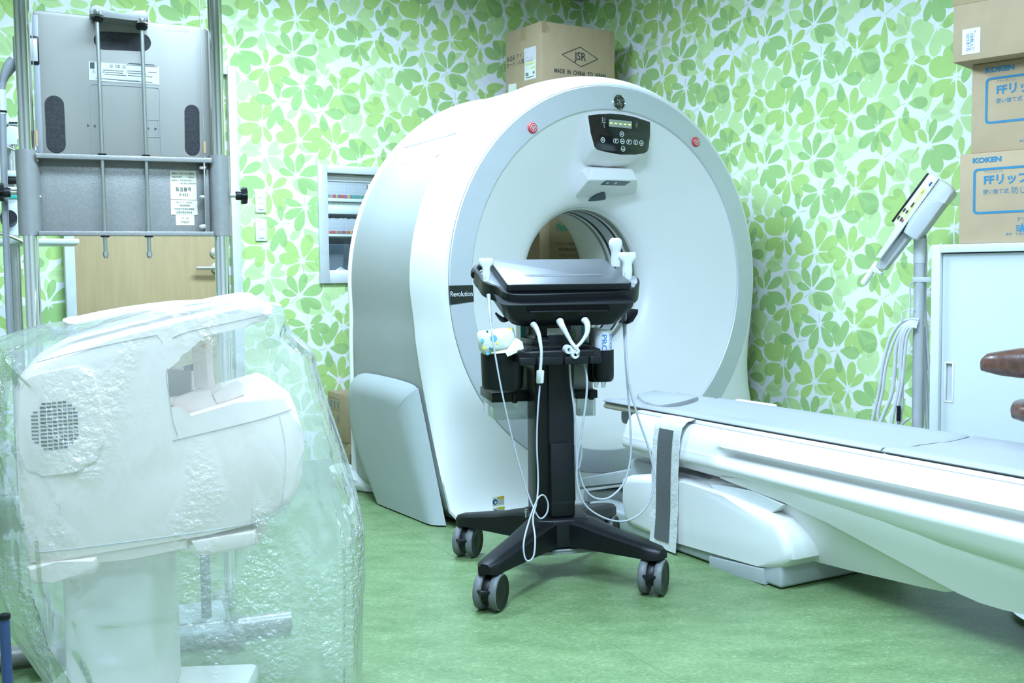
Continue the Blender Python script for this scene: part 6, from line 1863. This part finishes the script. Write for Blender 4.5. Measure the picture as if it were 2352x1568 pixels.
# the carton below it, shown through the bore, and its neighbours
YZ0 = 1.45
pb_ = Vector((p0.x, p0.y, 0)) + LN * .12
carton('carton', 'plain brown carton under the carton with the diamond mark, behind the scanner', Frame(pb_.x, pb_.y, AZ, YZ0 + .001), wj - .01, dj, JB - YZ0 - .003, 'cartons stacked behind the scanner', tape=False)
yb = at_y(1262, 545, 5.96)
YF_ = Frame(yb.x, yb.y, AZ, .86)
yc = carton('carton', 'brown carton with green brand lettering, seen through the scanner bore', YF_, .50, .37, YZ0 - .863, 'cartons stacked behind the scanner')
q = YF_.hit(1274, 522, 'y', 0); text(yc, 'Yamato', (q.x, -.0004, q.z), XA, ZA, .058, M['greenink'], 'lettering', 'LEFT', .85, .0018, .25)
for px, py, s, sz in ((1275, 560, 'ヤマトミシン製造株式会社 納品', .0205), (1283, 573, '厚生労働省認定基準　認', .0205), (1283, 587, 'アイソレーションガウン', .0200)):
    q = YF_.hit(px, py, 'y', 0); text(yc, s, (q.x, -.0004, q.z), XA, ZA, sz, M['ink'], 'lettering', 'LEFT', .82)
carton('carton', 'plain brown carton at the foot of the stack behind the scanner', Frame(yb.x, yb.y, AZ, 0.0), .50, .37, .857, 'cartons stacked behind the scanner')
nb = at_y(1240, 560, 5.62); nb.z = 0
nu, nn = nb.dot(LD), nb.dot(LN)
carton('carton', 'tall brown carton at the left edge of the view through the scanner bore', Frame(*(LD * (nu - .35) + LN * nn).xy, AZ, 0.0), .35, .3, 1.40, 'cartons stacked behind the scanner', tape=False)

# two cartons by the back wall, left of the gantry
c0 = floor_at(801, 1073)
BF = Frame(c0.x, c0.y, AZ - .12)
hz1 = BF.hit(794, 1019, 'y', 0).z; hz2 = BF.hit(788, 911, 'y', 0).z
lo = carton('carton', 'lower brown carton on the floor by the wall, with a barcode', BF, .42, .30, hz1 - .002, 'cartons by the back wall', tape=False)
bx0, bx1 = BF.hit(804, 1055, 'y', 0), BF.hit(829, 1055, 'y', 0)
bz0, bz1 = BF.hit(804, 1066, 'y', 0).z, BF.hit(804, 1044, 'y', 0).z
bm = bmesh.new()
for a, b, c, d in ((bx0.x, bx1.x + .03, bz0, bz0 + .002), (bx0.x, bx1.x + .03, bz1 - .002, bz1), (bx0.x, bx0.x + .002, bz0, bz1), (bx1.x + .028, bx1.x + .03, bz0, bz1)): add_box(bm, a, b, -.0012, 0, c, d)
x = bx0.x + .008
while x < bx1.x + .02:
    w_ = rnd.choice((.0012, .002, .0035)); add_box(bm, x, x + w_, -.0012, 0, bz0 + .006, bz1 - .006); x += w_ + rnd.choice((.0015, .0025))
bm_obj('barcode', bm, M['ink'], lo)
UF = Frame(BF.M @ Vector((0, 0, 0)) and (BF.M @ Vector((-.006, .004, 0))).x, (BF.M @ Vector((-.006, .004, 0))).y, AZ - .10, hz1)
up = carton('carton', 'upper brown carton by the wall, marked with a large black L', UF, .42, .31, hz2 - hz1, 'cartons by the back wall', tape=False)
q = UF.hit(806, 945, 'y', 0); text(up, 'L', (q.x - .012, -.0004, q.z), XA, ZA, .105, M['ink'], 'lettering', 'LEFT', 1.1, .003)
q = UF.hit(800, 962, 'y', 0); text(up, 'ペーパー', (q.x, -.0004, q.z), XA, ZA, .020, M['ink']); q = UF.hit(806, 968, 'y', 0); text(up, 'タオル', (q.x, -.0004, q.z), XA, ZA, .016, M['ink'])
bm = bmesh.new()
qa, qb = UF.hit(757, 935, 'x', 0), UF.hit(781, 917, 'x', 0)
y0, y1, z0, z1 = min(qa.y, qb.y), max(qa.y, qb.y), min(qa.z, qb.z), max(qa.z, qb.z)
z0 = z1 - .065
for a, b, c, d in ((y0, y1, z0, z0 + .002), (y0, y1, z1 - .002, z1), (y0, y0 + .002, z0, z1), (y1 - .002, y1, z0, z1), (y0 + (y1 - y0) * .33, y0 + (y1 - y0) * .34, z0, z1), (y0 + (y1 - y0) * .66, y0 + (y1 - y0) * .67, z0, z1)): add_box(bm, -.0012, 0, a, b, c, d)
for k in range(3): add_box(bm, -.0012, 0, y0 + (y1 - y0) * (.1 + .33 * k), y0 + (y1 - y0) * (.24 + .33 * k), z0 + .012, z1 - .016)
zc2 = UF.hit(777, 963, 'x', 0)
add_lathe(bm, [(.024, 0), (.021, 0)], along((-.001, zc2.y, zc2.z), (-1, 0, 0)), 20)
add_box(bm, -.0012, 0, zc2.y - .012, zc2.y + .012, zc2.z - .008, zc2.z + .008)
for k in range(5): add_box(bm, -.0012, 0, zc2.y - .02, zc2.y + .025, zc2.z - .07 - k * .009, zc2.z - .066 - k * .009)
bm_obj('carton_print', bm, M['greyink'], up)
q = UF.M @ Vector((.12, .12, 0))
text(up, '取扱注意　ペーパータオル', (.16, .10, hz2 - hz1 + .0018), XA, YA, .026, M['greyink'], 'lettering', 'CENTER')
text(up, '株式会社　200枚×35', (.16, .06, hz2 - hz1 + .0018), XA, YA, .022, M['greyink'], 'lettering', 'CENTER')
# gathered white cloth bag on the floor
w0 = floor_at(828, 1122)
WB = Frame(w0.x, w0.y, .75)
bm = bmesh.new()
bmesh.ops.create_uvsphere(bm, u_segments=40, v_segments=20, radius=1)
for v_ in bm.verts:
    x, y, z = v_.co
    n1 = mnoise.noise(Vector((x * 3, y * 5, z * 4))) * .18 + mnoise.noise(Vector((x * 9, y * 9, z * 9))) * .07
    s = 1 + n1
    v_.co = Vector((x * .17 * s, y * .075 * s, max(-.045, z * .055 * s - .035 * x)))
zmin = min(v_.co.z for v_ in bm.verts)
for v_ in bm.verts: v_.co.z -= zmin
wb = bm_obj('cloth_bundle', bm, M['cloth'], None, 60)
wb.location = WB.o; wb.rotation_euler = (0, 0, -.55)
tag(wb, 'crumpled white cloth bundle on the floor beside the grey gantry side cover', 'cloth')

# ================================================================== steel cabinet and cartons on it
KF = Frame(1.545, 3.85, math.atan2(-.69, .72))
kz = KF.hit(2145, 562, 'y', 0).z
kx0 = KF.hit(2138, 700, 'y', 0).x
KF = Frame(*(KF.M @ Vector((kx0, 0, 0))).xy, KF.rot)
KW, KD = .88, .40
kab = empty('storage_cabinet', KF, 'pale steel cabinet with sliding door and recessed handle, under three brown cartons', 'cabinet')
st_w = .032
bm = bmesh.new()
add_box(bm, 0, st_w, 0, KD, 0, kz, .002); add_box(bm, KW - st_w, KW, 0, KD, 0, kz, .002)
add_box(bm, st_w, KW - st_w, 0, KD, kz - .030, kz, .002); add_box(bm, st_w, KW - st_w, 0, KD, 0, .06, .002)
add_box(bm, st_w, KW - st_w, KD - .01, KD, .06, kz - .03)
bm_obj('cabinet_body', bm, M['cabinet'], kab)
ha = KF.hit(2172, 833, 'y', .022); hb_ = KF.hit(2185, 922, 'y', .022)
bm = bmesh.new()
HX0, HX1, HZ0, HZ1 = ha.x, hb_.x + .004, hb_.z, ha.z
for a, b, c, d in ((st_w + .002, HX0, .062, kz - .034), (HX1, KW * .52, .062, kz - .034), (HX0, HX1, .062, HZ0), (HX0, HX1, HZ1, kz - .034)): add_box(bm, a, b, .022, .036, c, d)
add_box(bm, HX0 - .002, HX1 + .002, .036, .042, HZ0 - .002, HZ1 + .002)
dr = bm_obj('sliding_door', bm, M['cabinet'], kab)
bm = bmesh.new()
for a, b, c, d in ((HX0 - .003, HX0 + .002, HZ0 - .003, HZ1 + .003), (HX1 - .002, HX1 + .003, HZ0 - .003, HZ1 + .003), (HX0, HX1, HZ0 - .003, HZ0 + .002), (HX0, HX1, HZ1 - .002, HZ1 + .003)): add_box(bm, a, b, .019, .030, c, d, .001)
bm_obj('door_handle', bm, M['white'], dr)
box('sliding_door', (KW * .50, KW - st_w - .002, .044, .058, .062, kz - .034), M['cabinet'], kab, .002)
def kcarton(label, pxl, ytop, yy, zbot, w, d, rot=0.0):
    F0 = Frame(KF.o.x, KF.o.y, KF.rot)
    q = F0.hit(pxl, 400 if ytop > 300 else (250 if ytop > 100 else 80), 'y', yy)
    top = F0.hit(pxl, ytop, 'y', yy).z
    wq = F0.M @ Vector((q.x, yy, 0))
    F = Frame(wq.x, wq.y, KF.rot + rot, zbot)
    return F, carton('carton', label, F, w, d, top - zbot, 'cartons on the steel cabinet', tape=False), top
def koken(F, c, ty, hh):
    h = F.hit
    qk = h(*ty['k'], 'y', 0)
    text(c, 'KOKEN', (qk.x, -.0004, qk.z), XA, ZA, ty['ks'], M['blueink'], 'lettering', 'LEFT', 1.22, .0012)
    a, b = h(*ty['f0'], 'y', 0), h(*ty['f1'], 'y', 0)
    x0, z1, z0 = a.x, a.z, b.z
    x1 = .50
    o = rrect(x0, x1, z0, z1, .016, 6); i_ = rrect(x0 + .008, x1 - .008, z0 + .008, z1 - .008, .010, 6)
    n = len(o)
    mesh('print_frame', [(x, -.0012, z) for x, z in o] + [(x, -.0012, z) for x, z in i_], [(k, (k + 1) % n, n + (k + 1) % n, n + k) for k in range(n)], M['blueink'], c)
    for s, key, size, bold, sx in (('FFリップ', 'ff', ty['ffs'], .0012, .98), ('フリーフィット', 'ru', .0095, .0, 1.0), ('使い捨て式', 'us', .0195, .0, .92), ('防じんマスク', 'bo', .026, .0, 1.0)):
        q = h(*ty[key], 'y', 0)
        text(c, s, (q.x, -.0004, q.z), XA, ZA, size, M['blueink'], 'lettering', 'LEFT', sx, bold)
    if 'kr' in ty:
        q = h(*ty['kr'], 'y', 0); text(c, 'クリーン', (q.x, -.0004, q.z), XA, ZA, .017, M['blueink'])
        q = h(*ty['lg'], 'y', 0)
        bm = bmesh.new()
        bm.faces.new([bm.verts.new((q.x + a, -.001, q.z + b)) for a, b in ((-.002, -.016), (.008, .018), (.020, -.016), (.012, -.016), (.008, -.008), (.005, -.016))])
        for k in range(3): add_box(bm, q.x - .012, q.x - .002 + k * .002, -.001, -.0004, q.z - .012 + k * .008, q.z - .008 + k * .008)
        bm_obj('maker_mark', bm, M['blueink'], c)
    q = h(*ty['ad'], 'y', 0); text(c, '本社　〒102-8459', (q.x, -.0004, q.z), XA, ZA, .0105, M['blueink'])
F1, k1, top1 = kcarton('brown carton with blue framed print standing directly on the cabinet, lowest of three', 2204, 356, .03, kz + .001, .56, .34)
koken(F1, k1, dict(k=(2234, 370), ks=.024, f0=(2236, 388), f1=(2240, 492), ffs=.040, ff=(2259, 415), ru=(2260, 396), us=(2257, 442), bo=(2322, 438), kr=(2334, 504), lg=(2342, 522), ad=(2310, 538)), 0)
F2_, k2, top2 = kcarton('brown carton with blue framed print in the middle of the three on the cabinet', 2231, 151, .05, top1 + .003, .56, .32)
koken(F2_, k2, dict(k=(2263, 163), ks=.024, f0=(2264, 180), f1=(2268, 285), ffs=.040, ff=(2288, 208), ru=(2289, 187.5), us=(2287, 233), bo=(2352, 226), ad=(2341, 324)), 0)
F3, k3, top3 = kcarton('large plain brown carton with a white date label, topmost of three on the cabinet', 2189, -14, -.035, top2 + .003, .60, .42)
ql = [F3.hit(px, py, 'y', 0) for px, py in ((2210, 126), (2251, 121), (2250, 61), (2209, 70))]
z0, z1 = (ql[0].z + ql[1].z) / 2, (ql[2].z + ql[3].z) / 2
lb = box('date_label', (ql[0].x, ql[1].x, -.0012, 0, z0, z1), M['print_white'], k3, 0)
xm, zm = (ql[0].x + ql[1].x) / 2, (z0 + z1) / 2
text(lb, '100枚入り', (xm + .002, -.0014, z1 - .016), (0, 0, -1), XA, .0145, M['navy'], 'label_print', 'LEFT', .95)
text(lb, '2025年7月', (xm - .012, -.0014, z1 - .016), (0, 0, -1), XA, .0145, M['navy'], 'label_print', 'LEFT', .95)
text(lb, 'No.', (xm + .014, -.0014, z1 - .008), (0, 0, -1), XA, .006, M['navy'], 'label_print', 'LEFT')
bm = bmesh.new()
for a, b, c, d in ((xm - .003, xm - .0026, z0 + .008, z1 - .012), (xm + .011, xm + .0114, z0 + .008, z1 - .012), (xm - .003, xm + .0114, z0 + .008, z0 + .0084), (xm - .003, xm + .0114, z1 - .0124, z1 - .012)): add_box(bm, a, b, -.0016, -.0012, c, d)
bm_obj('label_frame', bm, M['navy'], lb)
q = F3.hit(2190, 14, 'y', 0)
box('sealing_tape', (-.001, .16, -.0012, .0, q.z, q.z + .05), M['tape'], k3, 0)

# ================================================================== control panel on a pole, with coiled cable
ph_ = at_y(2110, 700, 4.05)
PF_ = Frame(ph_.x, ph_.y, -.45)
def qh(px, py, y=0.0): return PF_.hit(px, py, 'y', y)
cp = empty('control_stand', PF_, 'grey pole stand carrying a tilted white control panel, against the leafy wall', 'control panel')
pr_ = (qh(2122, 700).x - qh(2097, 700).x) / 2
pzt = qh(2112, 548).z
tube('pole', [(0, 0, .03), (0, 0, pzt - .06), (.0, .0, pzt)], [pr_, pr_, pr_ * 1.02], M['pole'], cp, 28)
lathe('pole_base', [(0, 0), (.09, 0), (.09, .012), (.05, .03), (pr_ + .004, .05), (pr_, .05)], M['pole'], cp, Matrix.Identity(4), 36)
lathe('pole_collar', [(pr_, pzt - .095), (pr_ + .0015, pzt - .095), (pr_ + .0015, pzt - .01), (pr_ + .003, pzt), (0, pzt)], M['device'], cp, Matrix.Identity(4), 28)
zr = qh(2110, 642).z
box('cable_clip', (-pr_ - .003, pr_ + .026, -pr_ - .003, pr_ + .003, zr - .010, zr + .010), M['device'], cp, .003)
def qprism(name, px_list, y0, y1, m, bev=.004):
    q = [qh(px, py, y0) for px, py in px_list]
    return prism(name, [(p.x, p.z) for p in q], lambda a, b, d: Vector((a, d, b)), y0, y1, M[m], cp, bev, 3)
qprism('panel_housing', [(2133.7, 398.6), (2156.3, 409.7), (2089, 503), (2022.3, 594.4), (2011.8, 590.5), (2058.7, 521.6), (2051, 510.7)], -.10, .12, 'white', .003)
qprism('panel_face', [(2128.5, 397.6), (2133.7, 398.6), (2051, 510.7), (2047.6, 507.3)], -.102, .122, 'black', .001)
qprism('panel_back', [(2156.3, 409.7), (2186, 426), (2192, 437), (2191, 443), (2170, 466), (2107, 549), (2098, 549), (2089, 543), (2074, 533), (2089, 503)], -.095, .11, 'device', .010)
qprism('back_step', [(2128, 457), (2170, 466), (2107, 551), (2098, 551), (2078, 536)], -.105, .09, 'pole', .008)
qprism('lower_arm', [(2074, 533), (2090, 544), (2031, 620), (2016, 613), (2022.3, 594.4)], -.05, .08, 'pole', .004)
qprism('handle_ring', [(1999, 613), (2010, 611), (2026, 625), (2024, 632), (2004, 624)], -.03, .03, 'white', .003)
a, b = qh(2006, 617), qh(1982, 652)
tube('lift_handle', [qh(2014, 600), a, b], [pr_ * .35, pr_ * .62, pr_ * .62], M['white'], cp, 18)
tube('handle_wire', spline([qh(2024, 622, -.03), qh(2030, 618, -.03), qh(2040, 621, -.03), qh(2034, 625, -.03), qh(2022, 627, -.03)], 5), .0016, M['device'], cp, 6)
# buttons along the side face of the housing
for i, (px, py, l, m) in enumerate(((2137, 422, 12, 'navy'), (2118, 440, 10, 'yellow'), (2096, 470, 14, 'ink'), (2083, 486, 9, 'ink'), (2077, 482, 10, 'ink'), (2064, 499, 10, 'ink'), (2070, 503, 11, 'ink'), (2073, 507, 8, 'red'))):
    c = qh(px, py, -.101); d = (qh(px + l * .5, py - l * .72, -.101) - qh(px - l * .5, py + l * .72, -.101))
    c2 = c - d * .25; c3 = c + d * .25
    tube('panel_key', [(c2.x, -.101, c2.z), (c3.x, -.101, c3.z)], .0034, M[m], cp, 8)
for p, q in (((2125, 432), (2076, 502)), ((2080, 474), (2059, 505))):
    a, b = qh(*p, -.1005), qh(*q, -.1005)
    d = (b - a).normalized(); s = Vector((-d.z, 0, d.x)) * .006
    mesh('key_strip', [a - s, b - s, b + s, a + s], [(0, 1, 2, 3)], M['paleyellow'], cp)
tube('cable_hook', [qh(px, py, -.02) for px, py in ((2100, 712), (2085, 712), (2073, 715), (2071, 735), (2071, 737))], .0028, M['device'], cp, 8)
# the coiled cable: a thing of its own that hangs on the hook
cb = empty('coiled_cable', Frame(ph_.x, ph_.y, -.45), 'off-white coiled cable hanging in loops from the pole of the control stand', 'cable')
def strand(px_list, r=.0065, y=-.02):
    P = spline([qh(px, py, y + k * .004) for k, (px, py) in enumerate(px_list)], 7)
    tube('cable_loop', P, r, M['cablewhite'], cb, 10)
strand([(2112, 734), (2090, 733), (2068, 742), (2045, 775), (2028, 835), (2022, 880), (2014, 920), (2004, 965), (2001, 990)], .0068)
strand([(2110, 740), (2088, 739), (2068, 755), (2050, 790), (2034, 845), (2027, 900), (2017, 950), (2022, 985)], .0060, -.03)
strand([(2108, 745), (2086, 744), (2070, 765), (2058, 800), (2055, 850), (2048, 905), (2032, 945), (2016, 985)], .0078, -.035)
strand([(2106, 749), (2086, 748), (2072, 772), (2066, 815), (2068, 860), (2062, 905), (2052, 950), (2046, 990)], .0070, -.04)
strand([(2106, 752), (2088, 752), (2076, 775), (2070, 830), (2073, 880), (2072, 930), (2066, 985)], .0055, -.045)
strand([(2094, 752), (2083, 775), (2078, 820), (2072, 880), (2060, 950), (2063, 985)], .0055, -.05)
strand([(2089, 960), (2080, 965), (2070, 975), (2062, 988)], .006, -.05)
strand([(2116, 738), (2124, 742), (2130, 760), (2127, 850), (2131, 900), (2136, 985)], .0055, .04)
strand([(2116, 745), (2122, 770), (2124, 860), (2128, 930), (2130, 985)], .006, .035)
strand([(2118, 760), (2121, 820), (2123, 880), (2120, 960), (2118, 985)], .0055, .03)
strand([(2125, 540), (2127, 590), (2125, 650), (2126, 740), (2132, 820), (2140, 920)], .0055, .028)
strand([(2099, 648), (2091, 655), (2090, 700), (2090, 755)], .0034, -.03)
bt = qh(2064, 955, -.05)
tube('plug', [(bt.x, bt.y, bt.z + .04), (bt.x, bt.y, bt.z - .02)], .008, M['black'], cb, 10)

# ================================================================== brown leather chair at the right edge
tip, inn = at_y(2254, 828, 3.08), at_y(2420, 832, 2.95)
AF = Frame(tip.x, tip.y, math.atan2(inn.y - tip.y, inn.x - tip.x))
chair = empty('treatment_chair', Frame(tip.x, tip.y, AF.rot), 'brown leather chair with padded armrest reaching in at the right edge, beyond the table', 'chair')
def leather(name, sec, m='leather', flip=None):
    """sec: (x, half depth, z low, z high) along x."""
    v, f = [], []
    N = 24
    for x, hy, z0, z1 in sec:
        for k in range(N):
            t = 2 * PI * k / N; c, s = math.cos(t), math.sin(t)
            v.append((x, hy * math.copysign(abs(c) ** .7, c), (z0 + z1) / 2 + (z1 - z0) / 2 * math.copysign(abs(s) ** .75, s)))
    for i in range(len(sec) - 1):
        for k in range(N): f.append((i * N + k, i * N + (k + 1) % N, (i + 1) * N + (k + 1) % N, (i + 1) * N + k))
    f += [tuple(range(N)), tuple(range((len(sec) - 1) * N, len(sec) * N))]
    return mesh(name, v, f, M[m], chair, 60)
def az_(py): return AF.hit(2300, py, 'y', 0).z
zt, zb = az_(797), az_(865)
L = (inn - tip).length
zmid = az_(836)
leather('armrest', [(0, .012, zmid - .010, zmid + .008), (.006, .03, zmid - .022, zmid + .018), (.022, .045, zb + .012, zmid + .032), (.06, .052, zb + .004, zt - .010), (.11, .055, zb, zt), (.36, .055, zb - .004, zt + .004), (.42, .05, zb, zt), (.44, .03, zmid - .02, zmid + .02)])
sx = AF.hit(2334, 930, 'y', .10).x + .02
szt, szb = AF.hit(2345, 905, 'y', .10).z, AF.hit(2345, 955, 'y', .10).z
leather('seat', [(sx + .0, .03, szb + .02, szt - .02), (sx + .01, .06, szb + .006, szt - .006), (sx + .05, .10, szb, szt), (sx + .38, .20, szb, szt), (sx + .42, .16, szb + .01, szt - .01)])
tube('arm_post', [(sx + .20, .03, szb + .02), (sx + .21, .0, zb + .01)], .014, M['chrome'], chair, 14)
tube('pedestal', [(sx + .2, 0, .02), (sx + .2, 0, szb + .01)], .03, M['chrome'], chair, 20)
lathe('chair_base', [(0, 0), (.19, 0), (.19, .015), (.05, .04), (0, .04)], M['chrome'], chair, Matrix.Translation((sx + .2, 0, 0)), 36)

# ================================================================== equipment trolley far left, behind the stand
tq = at_y(30, 420, 4.05)
TF = Frame(tq.x, tq.y, .45)
def th(px, py, y=0.0): return TF.hit(px, py, 'y', y)
tr_o = empty('equipment_trolley', TF, 'white equipment trolley with rounded housing and black dial, behind the left chrome pole', 'trolley')
a, b = th(8, 345), th(46, 285)
housing = [(px, py) for px, py in ((6, 340), (8, 296), (20, 287), (40, 290), (44, 300), (44, 320), (34, 326), (30, 338))]
q = [th(*p) for p in housing]
prism('housing', [(p.x, p.z) for p in q], lambda a_, b_, d: Vector((a_, d, b_)), 0, .22, M['device'], tr_o, .012, 4)
q = [th(*p, .01) for p in ((10, 286), (14, 279), (44, 277), (44, 287))]
prism('top_plate', [(p.x, p.z) for p in q], lambda a_, b_, d: Vector((a_, d, b_)), .01, .2, M['device'], tr_o, .004)
for px in (24, 30, 37):
    p = th(px, 282, .009); box('vent_slot', (p.x - .005, p.x + .005, .007, .012, p.z - .003, p.z + .003), M['black'], tr_o, 0)
for px, r in ((16, .012), (27, .02)):
    p = th(px, 420, .08); tube('upright', [(p.x, .08, .0), (p.x, .08, th(px, 330, .08).z)], r, M['steel'], tr_o, 14)
for py, m in ((400, 'device'), (415, 'black'), (436, 'steel'), (450, 'teal')):
    p = th(24, py, .05); box('fitting', (p.x - .02, p.x + .03, .02, .08, p.z - .012, p.z + .012), M[m], tr_o, .004)
p = th(20, 503, .0)
lathe('dial', [(0, -.02), (.026, -.02), (.03, -.012), (.03, .02), (0, .02)], M['black'], tr_o, Matrix.Translation(p) @ Matrix.Rotation(1.2, 4, 'X'), 24)
a, b = th(16, 482, .05), th(40, 440, .05)
box('control_box', (a.x, b.x, .03, .16, a.z - .1, b.z), M['device'], tr_o, .008)
a, b = th(-60, 561, .02), th(180, 548, .02)
box('tray', (a.x, b.x, -.04, .30, (a.z + b.z) / 2 - .012, (a.z + b.z) / 2 + .010), M['device'], tr_o, .006)
tube('tray_rail', spline([th(px, py, -.06) for px, py in ((-30, 533), (0, 536), (20, 541), (40, 549), (56, 557))], 4), .007, M['steel'], tr_o, 10)
tube('cable_run', spline([th(px, py, .0) for px, py in ((0, 327), (12, 335), (25, 341), (40, 347))], 4), .005, M['steel'], tr_o, 8)
for x in (-.12, .12):
    for y in (.05, .25): lathe('foot', [(0, 0), (.025, 0), (.025, .02), (.012, .03), (.012, .12), (0, .12)], M['black'], tr_o, Matrix.Translation((x, y, 0)), 16)
box('base_frame', (-.15, .15, .02, .28, .11, .14), M['device'], tr_o, .008)

# ------------------------------------------------------------------ lettering becomes plain mesh
bpy.context.view_layer.update()
dg = bpy.context.evaluated_depsgraph_get()
for ob in [o for o in COL.objects if o.type == 'FONT']:
    me = bpy.data.meshes.new_from_object(ob.evaluated_get(dg))
    nm, par, mb, mt = ob.name, ob.parent, ob.matrix_local.copy(), ob.data.materials[0]
    base = nm.split('.')[0]
    bpy.data.objects.remove(ob)
    if not len(me.polygons): continue
    me.materials.clear(); me.materials.append(mt)
    n = bpy.data.objects.new(base, me)
    COL.objects.link(n)
    n.parent = par
    n.matrix_local = mb
